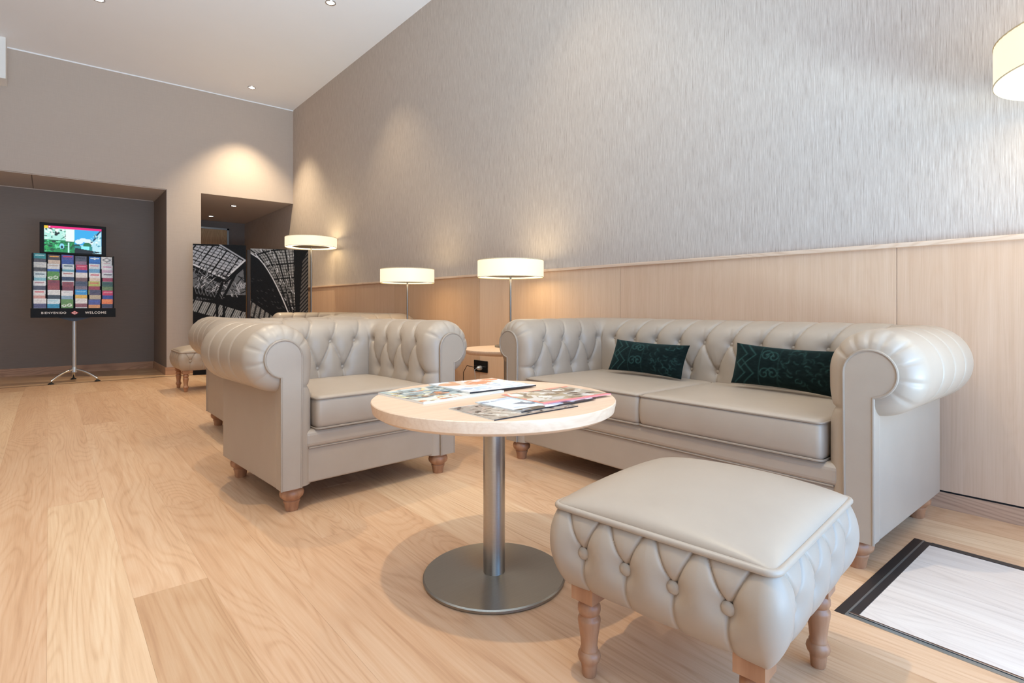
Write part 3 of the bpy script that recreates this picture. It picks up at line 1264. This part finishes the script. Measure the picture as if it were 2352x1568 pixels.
def magazine(label, x0, y0, L, Dp, ang, z, pic, edge, tilt=0.0, th=.006):
    root = empty('magazine', label, 'magazine', (x0, y0, z), ang, 'magazines on the coffee table')
    root.rotation_euler = (0, tilt, ang)
    MB().box(0, L, 0, Dp, 0, th - .0006).obj('pages', M['paper'], root)
    b = MB()
    b.box(-.0004, L + .0004, -.0012, .0, 0, th)
    b.obj('spine', edge, root)
    flat_print('cover', deepen(pic), M['print'], root, 'xy', th)
    return root


def busy(p, pal, n, rnd, smin=.01, smax=.05, x0=0.0, x1=1.0, y0=0.0, y1=1.0):
    for _ in range(n):
        x, y = p.w * rnd.uniform(x0, x1), p.h * rnd.uniform(y0, y1)
        a = rnd.uniform(0, PI)
        L_ = rnd.uniform(smin, smax)
        if rnd.random() < .5:
            p.ell(x, y, L_ * .45, L_ * rnd.uniform(.15, .35), pal[rnd.randrange(len(pal))])
            continue
        p.line((x, y), (x + L_ * math.cos(a), y + L_ * math.sin(a)), rnd.uniform(.25, .6) * L_ * .5 + .002, pal[rnd.randrange(len(pal))])
    return p


rd = random.Random(5)
def deepen(p):
    p.a = np.clip(p.a, 0, 1) ** 1.35
    return p


EDGE_W = M['paper']
EDGE_K = plain('dark_spine', S4(40, 38, 42), 0.4)
EDGE_P = plain('pink_spine', S4(226, 140, 140), 0.4)
pa = Pic(.32, .25, 100, 78, (.90, .89, .86))
pa.rect(.0, .32, .06, .25, (.72, .76, .76))
busy(pa, [(.3, .36, .36), (.2, .24, .3), (.85, .87, .86), (.55, .62, .64), (.9, .88, .82)], 110, rd, .015, .06, 0, 1, .25, 1)
busy(pa, [(.86, .62, .44), (.9, .86, .7), (.66, .56, .46), (.95, .93, .88)], 60, rd, .012, .04, 0, .5, 0, .8)
magazine('white-edged magazine with a busy photo cover, partly under a pale magazine', .832, 1.392, .32, .25, .075, .5652, pa, EDGE_W, th=.0065)
pb = Pic(.285, .245, 90, 78, (.93, .95, .97))
busy(pb, [(.90, .72, .58), (.88, .62, .48), (.95, .88, .82)], 34, rd, .03, .10, .15, .95, .45, 1)
busy(pb, [(.80, .87, .92), (.96, .97, .98), (.75, .80, .86)], 40, rd, .02, .06, 0, 1, 0, .45)
magazine('pale magazine with an orange swirl cover, topmost of the two at the far side', 1.023, 1.428, .285, .245, .01, .5722, pb, EDGE_K, tilt=.011, th=.005)
pc = Pic(.30, .20, 100, 66, (.72, .68, .64))
busy(pc, [(.35, .30, .30), (.85, .82, .78), (.55, .48, .44), (.25, .2, .22), (.78, .70, .66)], 190, rd, .008, .03)
for k in range(5):
    pc.line((.06 + .045 * k, .02), (.02 + .045 * k, .09), .006, (.9, .88, .85))
magazine('magazine with a brown line-patterned cover, lowest of the fanned three', .848, 1.080, .30, .205, .0, .5652, pc, EDGE_K, th=.0030)
pd = Pic(.31, .195, 90, 60, (.86, .89, .92))
pd.rect(.0, .31, .0, .03, (.16, .18, .22))
pd.poly([(.1, .06), (.31, .11), (.31, .16), (.06, .1)], (.45, .52, .60))
busy(pd, [(.75, .80, .86), (.93, .95, .97), (.60, .66, .74)], 40, rd, .02, .06)
magazine('blue-grey magazine with a dark lower band, middle of the fanned three', .958, 1.104, .31, .195, .05, .5684, pd, EDGE_K, th=.0030)
pe = Pic(.285, .20, 90, 62, (.90, .55, .50))
pe.rect(.014, .285, .018, .19, (.76, .72, .66))
busy(pe, [(.90, .89, .87), (.62, .55, .46), (.45, .40, .36), (.84, .82, .80), (.72, .66, .56)], 80, rd, .02, .07, .06, .96, .12, .92)
pe.rect(0, .285, 0, .014, (.93, .62, .62))
magazine('pink-bordered magazine with a portrait-like photo, topmost of the fanned three', 1.072, 1.140, .285, .195, -.02, .5716, pe, EDGE_P, th=.0030)

# ------------------------------------------------------------------ floor hatch frame near the entrance
hx0, hx1, hy0, hy1 = HATCH
hat = empty('floor_hatch', 'metal-framed floor inset with pale boards beside the sofa end', 'floor hatch', (0, 0, 0))
for k in range(4):
    w_ = (hx1 - .028 - hx0 - .03) / 4
    o = MB().box(hx0 + .03 + k * w_ + .0004, hx0 + .03 + (k + 1) * w_ - .0004, hy0, hy1 - .052, -.02, -.0005).obj('board', M['hatch_board'], hat)
    o['tone'] = .2745 + .0022 * k
MB().box(hx0, hx1, hy1 - .026, hy1, -.02, .0012).obj('frame_strip', M['black_metal'], hat)
MB().box(hx0 + .02, hx1 - .004, hy1 - .052, hy1 - .031, -.02, .0008).obj('frame_strip', M['black_metal'], hat)
MB().box(hx0 + .004, hx1, hy1 - .031, hy1 - .026, -.02, .0022).obj('frame_bead', M['anod'], hat)
MB().box(hx1 - .028, hx1, hy0, hy1 - .052, -.02, .0012).obj('frame_strip', M['black_metal'], hat)
MB().box(hx0, hx0 + .014, hy0, hy1 - .026, -.02, .0015).obj('frame_strip', M['anod'], hat)
MB().box(hx0 + .016, hx0 + .020, hy0, hy1 - .03, -.02, .0030).obj('frame_bead', M['chrome'], hat)
MB().box(hx0 + .021, hx0 + .029, hy0, hy1 - .03, -.02, .0010).obj('frame_strip', M['bronze'], hat)

# ------------------------------------------------------------------ wall outlet with plug
out = empty('wall_outlet', 'black double wall socket on the oak panelling behind the side table', 'socket', (WX - .012, 3.855, .327))
MB().box(-.012, 0, -.095, .095, -.05, .05).obj('plate', M['black'], out, bevel=.004)
MB().box(-.016, -.01, -.085, .085, -.002, .004).obj('divider', M['black_metal'], out)
pl_ = empty('lamp_plug', 'grey plug with a hanging cable, stuck in the black wall socket', 'plug', (WX - .025, 3.84, .315))
MB().lathe([(.018, 0), (.020, .012), (.016, .035), (.008, .045)], seg=16).obj('plug_body', M['silver'], pl_, rot=(0, -PI / 2, 0))
MB().tube([(-.044, 0, 0), (-.07, -.0, -.01), (-.075, -.02, -.10), (-.04, -.04, -.25), (-.05, -.1, -.315)], .003, 6).obj('cable', M['silver'], pl_)
MB().tube([(-.03, .01, 0), (-.05, .14, .012), (-.045, .2, -.05), (-.04, .21, -.25), (-.05, .2, -.312)], .003, 6).obj('cable', M['black'], pl_)

# ------------------------------------------------------------------ folding screen with station photograph
K0, K1, K2, K3 = (.025, .025, .03), (.09, .09, .095), (.72, .73, .75), (.90, .91, .92)


def truss_left():
    """iron and glass roof seen from below"""
    p = Pic(.61, 1.76, 150, 430, K0)
    H = 1.76
    r = random.Random(2)

    def g(x, y):      # photo-crop units -> panel metres (x 0..1, y down 0..1 over the top 1.2 m)
        return (x * .61, H - y * 1.10)
    roof = [g(0, .02), g(.5, .02), g(1.0, .22), g(.62, .46), g(0, .30)]
    k = p.inpoly(roof)
    p.put(k.astype(float), K2)
    for i in range(13):
        t = i / 12
        p.line(g(-.2 + t * 1.3, -.05), g(-.75 + t * 1.3, .45), .007 if i % 3 else .016, K0, k)
    for i in range(11):
        t = i / 10
        p.line(g(-.1, -.08 + t * .42), g(1.1, .18 + t * .42), .006 if i % 3 else .013, K0, k)
    for i in range(90):
        x, y = r.random(), r.random() * .46
        a = r.choice((.6, -.9, .2, 1.4))
        p.line(g(x, y), g(x + .05 * math.cos(a), y + .05 * math.sin(a)), .004, r.choice((K1, K3)), k)
    p.pl([g(0, .27), g(.62, .45), g(1.02, .20)], .05, K0)
    p.pl([g(0, .25), g(.60, .42), g(.98, .19)], .022, K3)
    p.pl([g(.5, .0), g(1.0, .19)], .018, K2)
    # brace mesh zone
    p.poly([g(0, .34), g(.58, .50), g(.95, .30), g(1, .62), g(.62, .62), g(.3, .57), g(0, .52)], (.42, .43, .44))
    for i in range(60):
        x, y = r.random(), .33 + r.random() * .3
        a = r.choice((.9, -1.0, .35, -.5))
        p.line(g(x, y), g(x + .2 * math.cos(a), y + .1 * math.sin(a)), .008, K0)
    for i in range(170):
        x, y = r.random(), .33 + r.random() * .33
        if y < .30 + .2 * x or (x > .75 and y > .6):
            continue
        a = r.choice((.9, -1.0, .35, -.5))
        L = r.uniform(.03, .10)
        p.line(g(x, y), g(x + L * math.cos(a), y + L * math.sin(a)), r.uniform(.004, .011), r.choice((K2, K3, (.4, .41, .42))))
    p.poly([g(0, .53), g(.25, .58), g(.55, .62), g(.6, .74), g(0, .66)], K0)
    for i in range(9):
        x = .03 + i * .065
        p.line(g(x, .53 + .01 * i), g(x + .07, .68), .007, (.5, .51, .52))
        p.line(g(x + .09, .53 + .01 * i), g(x + .03, .68), .006, (.42, .43, .44))
    p.pl([g(0, .62), g(.5, .68), g(1, .78)], .035, K0)
    p.poly([g(.62, .62), g(1, .70), g(1, .84), g(.55, .72)], K0)
    p.line(g(.55, .48), g(.42, .7), .035, K0)
    p.line(g(.82, .34), g(.58, .64), .03, K0)
    low = [g(0, .68), g(.48, .74), g(1, .84), g(1, .94), g(.45, .90), g(0, .82)]
    k = p.inpoly(low)
    p.put(k.astype(float), (.62, .63, .62))
    for i in range(30):
        x = -.15 + i * .042
        p.line(g(x, .92), g(x + .20, .66), .004 if i % 4 else .018, K0, k)
    for xx in (.45, .58):
        p.line(g(xx, .68), g(xx, 1.4), .030, K0)
    for i in range(60):
        x, y = r.random(), .86 + r.random() * .55
        p.line(g(x, y), g(x + .01, y + .05), .012, r.choice((K1, (.3, .3, .3), K2, K0)))
    p.noise(.035, 0)
    return p


def truss_right():
    p = Pic(.66, 1.72, 160, 420, K0)
    H = 1.72
    r = random.Random(4)

    def g(x, y):
        return (x * .66, H - y * 1.10)

    def arc(x0, x1, y0, y1, pw, n=14):
        return [g(x0 + (x1 - x0) * (t / n) ** pw, y0 + (y1 - y0) * t / n) for t in range(n + 1)]
    inner = arc(.0, .72, .06, .95, .62)
    outer = arc(.55, .80, .0, .95, .5)
    area = inner + [g(.80, .95), g(.78, .5), g(.74, 0), g(0, 0)]
    k = p.inpoly(area)
    p.put(k.astype(float), (.64, .64, .63))
    for i in range(12):
        t = i / 11
        p.pl(arc(.0 + t * .72, .70 + t * .09, 0.02 * (1 - t), .97, .62 + .25 * t), .006 if i % 3 else .016, K0, k)
    for i in range(26):
        y = i * .037
        p.pl([g(0, y + .10), g(.35, y + .02), g(.85, y - .02)], .006 if i % 5 else .020, K0, k)
    for i in range(160):
        x, y = r.random() * .8, r.random() * .95
        p.line(g(x, y), g(x + .02, y + .03), .008, r.choice((K1, K3, (.2, .2, .2), (.66, .66, .65))), k)
    p.pl(inner, .012, K3)
    p.poly([g(.74, -.01), g(.90, -.01), g(.88, .35), g(.84, .8), g(.78, .98), g(.76, .5)], K0)
    s = [g(.90, .15), g(1.0, .0), g(1, .98), g(.84, .98), g(.86, .6)]
    k = p.inpoly(s)
    p.put(k.astype(float), (.40, .38, .36))
    for i in range(22):
        p.line(g(.82, i * .05 + .1), g(1.0, i * .05 - .05), .013, K0, k)
    low = [g(0, .66), g(.38, .86), g(.30, .95), g(0, .85)]
    k = p.inpoly(low)
    p.put(k.astype(float), (.66, .66, .64))
    for i in range(22):
        x = -.05 + i * .022
        p.line(g(x - .02, .98), g(x + .09, .62), .004 if i % 4 else .016, K0, k)
    for i in range(50):
        x, y = r.random() * .6, .35 + r.random() * .5
        if y > .1 + x * 1.1:
            p.line(g(x, y), g(x + .025, y + .012), .008, (.24, .24, .24))
    for i in range(70):
        x, y = r.random(), .95 + r.random() * .45
        p.line(g(x, y), g(x + .006, y + .05), .010, r.choice((K1, (.3, .3, .3), (.5, .5, .5), K0)))
    p.noise(.035, 0)
    return p


scr = empty('folding_screen', 'two-panel folding screen printed with a black and white station roof photo', 'screen', (1.478, 8.40, zf(8.4)), 0)


def screen_panel(p0, p1, w, h, pic, zoff):
    ang = math.atan2(p1[1] - p0[1], p1[0] - p0[0])
    pan = MB().box(0, w, .0015, .04, .0, h).obj('panel', M['black'], scr, (p0[0] - 1.478, p0[1] - 8.40, zoff), (0, 0, ang), bevel=.002)
    pic.X *= w / pic.w
    pic.Y *= h / pic.h
    flat_print('photo_print', pic, M['print_matt'], pan, 'xz', 0.0)
    return pan


screen_panel((1.478, 8.40), (2.085, 8.18), .64, 1.757, truss_left(), 0.002)
screen_panel((2.145, 8.20), (2.845, 7.92), .75, 1.72, truss_right(), 0.004)
MB().box(.622, .662, -.21, -.18, .003, 1.70).obj('hinge_strip', M['black_metal'], scr)

# ------------------------------------------------------------------ brochure stand
ST_Y = 8.66
SX = .2435
stz = zf(ST_Y)
st = empty('brochure_stand', 'black brochure rack with a lit screen on top, on a chrome pole', 'brochure stand', (SX, ST_Y, stz))


def Z(z):
    return z - stz


MB().box(-.397, .397, .0, .03, Z(.72), Z(1.475)).obj('rack_board', M['black'], st, bevel=.004)
MB().box(-.405, .405, -.10, -.088, Z(.712), Z(.825)).obj('header_panel', M['black'], st, bevel=.003)
MB().box(-.400, .400, -.089, .005, Z(.714), Z(.722)).obj('bottom_tray', M['black'], st)
for sx in (-1, 1):
    MB().prism([(0, Z(.82)), (-.001, Z(1.475)), (-.012, Z(1.475)), (-.012, Z(.82))], -.09, .0).obj('side_cheek', M['black'], st, (sx * .392 + (.012 if sx < 0 else 0), 0, 0))
for k in range(6):
    zz = .777 + .107 * k
    MB().box(-.385, .385, -.084 + k * .0125, -.0, Z(zz - .004), Z(zz - .0005)).obj('pocket_shelf', M['black'], st)


def text(body, x, z, size, parent, mat, y):
    c = bpy.data.curves.new('header_text', 'FONT')
    c.body = body
    c.size = size
    c.align_x = 'CENTER'
    c.align_y = 'CENTER'
    c.extrude = .0008
    c.offset = .0006
    c.space_character = 1.22
    c.materials.append(mat)
    t_ = link('header_text', c)
    me = bpy.data.meshes.new_from_object(t_.evaluated_get(bpy.context.evaluated_depsgraph_get()))
    bpy.data.objects.remove(t_)
    return link('header_text', me, parent, (x, y, z), (PI / 2, 0, 0))


TXT = plain('white_lettering', S4(236, 232, 228), 0.5)
text('BIENVENIDO', -.195, Z(.768), .034, st, TXT, -.1012)
text('WELCOME', .205, Z(.768), .038, st, TXT, -.1012)
em = MB().prism([(-.036, Z(.768)), (0, Z(.792)), (.036, Z(.768)), (0, Z(.744))], -.1014, -.1002).obj('emblem', plain('red_emblem', S4(214, 70, 76), .5), st)
b = MB()
b.prism([(-.028, Z(.768)), (0, Z(.787)), (.028, Z(.768)), (0, Z(.749))], -.1020, -.1013)
b.obj('emblem_field', plain('white_emblem', S4(240, 214, 212), .5), em)
b = MB()
b.box(-.014, .014, -.1028, -.1019, Z(.7655), Z(.7705))
b.box(-.010, -.004, -.1028, -.1019, Z(.760), Z(.776))
b.box(.004, .010, -.1028, -.1019, Z(.760), Z(.776))
b.obj('emblem_mark', plain('red_mark', S4(206, 60, 66), .5), em)
# monitor
mon = MB().box(-.325, .315, .005, .05, Z(1.478), Z(1.852)).obj('monitor', M['black'], st, bevel=.004)
sp = Pic(.552, .315, 112, 64, (.75, .85, .9))
rs = random.Random(9)
sp.rect(0, .285, 0, .315, (.70, .93, .88))
sp.rect(0, .285, 0, .145, (.10, .52, .30))
busy(sp, [(.85, .98, .94), (.95, 1, .98), (.10, .30, .24), (.30, .62, .50), (.05, .12, .12)], 60, rs, .01, .05, 0, .42, .5, .95)
busy(sp, [(.05, .35, .22), (.20, .78, .45), (.08, .22, .18), (.45, .85, .65), (.15, .65, .32)], 80, rs, .01, .05, 0, .48, 0, .45)
sp.rect(.20, .282, .14, .28, (.93, .98, .97))
sp.ell(.165, .075, .022, .035, (.55, .85, .95))
sp.ell(.165, .065, .011, .018, (.04, .15, .2))
sp.rect(.222, .236, .0, .12, (.75, .95, .93))
sp.rect(.285, .552, .10, .315, (.20, .68, .93))
for x, y, q in ((.33, .14, .04), (.37, .165, .035), (.42, .15, .04), (.46, .13, .035)):
    sp.ell(x, y, q, q * .7, (.88, .95, .97))
sp.poly([(.46, .12), (.552, .30), (.552, .0), (.44, .0)], (.72, .90, .95))
sp.pl([(.45, .14), (.49, .19), (.50, .23), (.552, .30)], .014, (.06, .20, .30))
sp.ell(.41, .10, .04, .035, (.10, .45, .30))
sp.ell(.31, .08, .035, .03, (.08, .28, .25))
sp.rect(.285, .46, 0, .085, (.15, .55, .55))
sp.rect(.35, .43, .045, .085, (.55, .95, .98))
sp.poly([(.285, .0), (.46, .0), (.552, .02), (.29, .065)], (.03, .08, .12))
busy(sp, [(.75, .95, .97), (.30, .62, .72), (.95, .99, .99)], 24, rs, .01, .04, .82, 1, .05, .7)
sp.rect(0, .552, .288, .315, (.93, .02, .48))
sp.rect(0, .035, .285, .315, (.95, .80, .12))
sp.ell(.05, .3, .009, .009, (1, .85, .95))
sc_o = flat_print('lit_picture', sp, M['screen'], mon, 'xz', .0035)
sc_o.location = (-.284, 0, Z(1.502))
# pole and foot
MB().lathe([(.022, Z(.09)), (.022, Z(.72))], seg=20).obj('pole', M['silver'], st, (0, .03, 0))
MB().lathe([(.045, Z(.66)), (.026, Z(.66)), (.024, Z(.62)), (.022, Z(.62))], seg=20).obj('collar', M['silver'], st, (0, .03, .04))
MB().prism([(-.17, Z(.714)), (-.02, Z(.665)), (.02, Z(.665)), (.17, Z(.714))], .0, .03).obj('bracket', M['black_metal'], st)
MB().lathe([(.026, Z(.03)), (.034, Z(.04)), (.030, Z(.075)), (.022, Z(.10))], seg=20).obj('hub', M['silver'], st, (0, .03, 0))
for a in (215, 325, 90):
    ca, sa = math.cos(math.radians(a)), math.sin(math.radians(a))
    pts = [(ca * t, .03 + sa * t, Z(.068) + (-.0 if t < .05 else 0) - .115 * (t / .27) ** 1.8) for t in (0, .05, .1, .15, .2, .25, .27)]
    lg_ = MB().tube(pts, .014, 10).obj('leg', M['chrome'], st)
    MB().lathe([(.030, 0), (.030, .008), (.022, .013), (.012, .022)], (ca * .27, .03 + sa * .27, .001), 16).obj('glide', M['rubber'], lg_)

# brochures, one thing each
WH = (.92, .92, .91)
ROWS = [  # top to bottom: (description, base, title bar, lower block)
    [('teal leaflet', (.10, .55, .56), (.75, .9, .9), (.30, .25, .25)), ('orange-topped leaflet with a food photo', (.25, .16, .12), (.95, .65, .12), (.85, .75, .65)),
     ('crimson and blue leaflet', (.30, .25, .60), (.80, .10, .28), (.15, .28, .62)), ('dark grey photo leaflet', (.30, .27, .32), (.16, .15, .18), (.55, .42, .50)),
     ('blue leaflet with a white crest', (.08, .42, .78), (.88, .93, .97), (.08, .36, .70)), ('white leaflet with a grey diamond', (.88, .87, .85), (.35, .33, .32), (.90, .90, .88))],
    [('white leaflet with a dark photo corner', (.86, .86, .83), (.80, .80, .80), (.32, .28, .24)), ('white leaflet with a blue lower half', (.90, .90, .89), (.75, .68, .62), (.12, .36, .72)),
     ('white leaflet with navy title', (.85, .90, .90), (.15, .28, .36), (.40, .66, .72)), ('crimson leaflet with a blue foot', (.78, .12, .30), (.90, .55, .60), (.15, .28, .65)),
     ('pale leaflet with a blue photo', (.82, .86, .88), (.85, .60, .62), (.45, .66, .80)), ('white leaflet with pink and green text', (.92, .91, .90), (.80, .45, .60), (.86, .72, .78))],
    [('white leaflet with navy title and teal wave', (.86, .92, .92), (.15, .27, .36), (.55, .78, .82)), ('green leaflet with white circles', (.35, .60, .12), (.40, .66, .18), (.92, .95, .88)),
     ('white leaflet with a navy foot', (.90, .91, .91), (.75, .52, .48), (.18, .20, .32)), ('white leaflet with a brown photo', (.90, .88, .86), (.92, .91, .90), (.48, .32, .25)),
     ('white leaflet with a red title block', (.92, .90, .89), (.82, .10, .16), (.88, .80, .70)), ('white leaflet with a dark red photo', (.90, .90, .90), (.35, .22, .24), (.66, .16, .22))],
    [('white leaflet with a dark photo foot', (.92, .92, .92), (.72, .50, .52), (.28, .24, .30)), ('dark red leaflet with a yellow dot', (.56, .14, .12), (.42, .10, .10), (.62, .22, .16)),
     ('brick red leaflet', (.58, .20, .16), (.48, .16, .16), (.50, .14, .14)), ('dark night photo leaflet', (.28, .28, .34), (.20, .20, .26), (.50, .42, .44)),
     ('yellow-green leaflet with red figures', (.72, .74, .30), (.85, .40, .28), (.60, .12, .14)), ('dark green photo leaflet', (.22, .34, .18), (.16, .24, .20), (.45, .52, .22))],
    [('white leaflet with bright red title', (.92, .90, .88), (.85, .10, .14), (.85, .62, .55)), ('white leaflet with a black line', (.91, .91, .90), (.88, .88, .87), (.14, .13, .13)),
     ('plain white leaflet', (.92, .92, .92), (.86, .87, .88), (.55, .66, .74)), ('sky blue leaflet with a yellow strip', (.15, .58, .85), (.55, .80, .95), (.90, .72, .18)),
     ('dusky photo leaflet', (.32, .24, .30), (.24, .20, .28), (.75, .68, .55)), ('crimson leaflet with a navy foot', (.80, .12, .30), (.90, .55, .60), (.18, .24, .58))],
    [('white leaflet with a purple foot', (.92, .91, .90), (.88, .86, .85), (.28, .24, .42)), ('pale blue leaflet with a teal swoosh', (.84, .92, .95), (.70, .86, .90), (.08, .56, .72)),
     ('green leaflet with big white circles', (.38, .56, .14), (.42, .60, .16), (.92, .94, .88)), ('white leaflet with a red and brown picture', (.91, .90, .88), (.86, .84, .82), (.55, .28, .26)),
     ('violet and orange leaflet', (.30, .30, .58), (.28, .34, .68), (.86, .58, .30)), ('orange leaflet with dark figures', (.90, .48, .16), (.93, .60, .25), (.18, .14, .22))],
]
ORD = ['top', 'second', 'third', 'fourth', 'fifth', 'lowest']
COLN = ['first', 'second', 'third', 'fourth', 'fifth', 'sixth']
rb_ = random.Random(21)
for ri, rowd in enumerate(ROWS):
    k = 5 - ri
    for ci, (desc, base, bar, low) in enumerate(rowd):
        w_, h_ = .112 + rb_.uniform(-.004, .004), .160 + rb_.uniform(-.010, .010)
        p = Pic(w_, h_, 14, 26, base)
        p.rect(w_ * .1, w_ * .9, h_ - .030, h_ - .014, bar)
        p.rect(0, w_, h_ - .112, h_ - .062, low)
        if 'diamond' in desc:
            p.a[:] = np.array(base)
            p.pl([(w_ * .5, h_ - .012), (w_ * .85, h_ - .038), (w_ * .5, h_ - .064), (w_ * .15, h_ - .038), (w_ * .5, h_ - .012)], .008, bar)
            p.rect(w_ * .2, w_ * .8, h_ - .085, h_ - .075, (.7, .4, .5))
        if 'circles' in desc:
            p.a[:] = np.array(base)
            p.ell(w_ * .25, h_ - .078, .022, .016, low)
            p.ell(w_ * .68, h_ - .070, .024, .018, low)
            p.ell(w_ * .25, h_ - .078, .010, .008, base)
            p.ell(w_ * .68, h_ - .070, .011, .009, base)
        if 'crest' in desc:
            p.rect(w_ * .42, w_ * .58, h_ - .04, h_ - .012, bar)
        p.noise(.04, 0)
        x = SX - .39 + .13 * (ci + .5) - w_ / 2 + rb_.uniform(-.006, .006)
        ysh = ST_Y - .0838 + k * .0125
        zz = .777 + .107 * k + .001
        r_ = MB().box(0, w_, .0006, .004, 0, h_).obj('brochure', M['paper'], None, (x, ysh, zz), (math.radians(.0), 0, 0))
        tag(r_, f'{desc}, {COLN[ci]} in the {ORD[ri]} rack row', 'brochure', 'brochures in the rack')
        flat_print('cover_print', p, M['print'], r_, 'xz', 0.0)
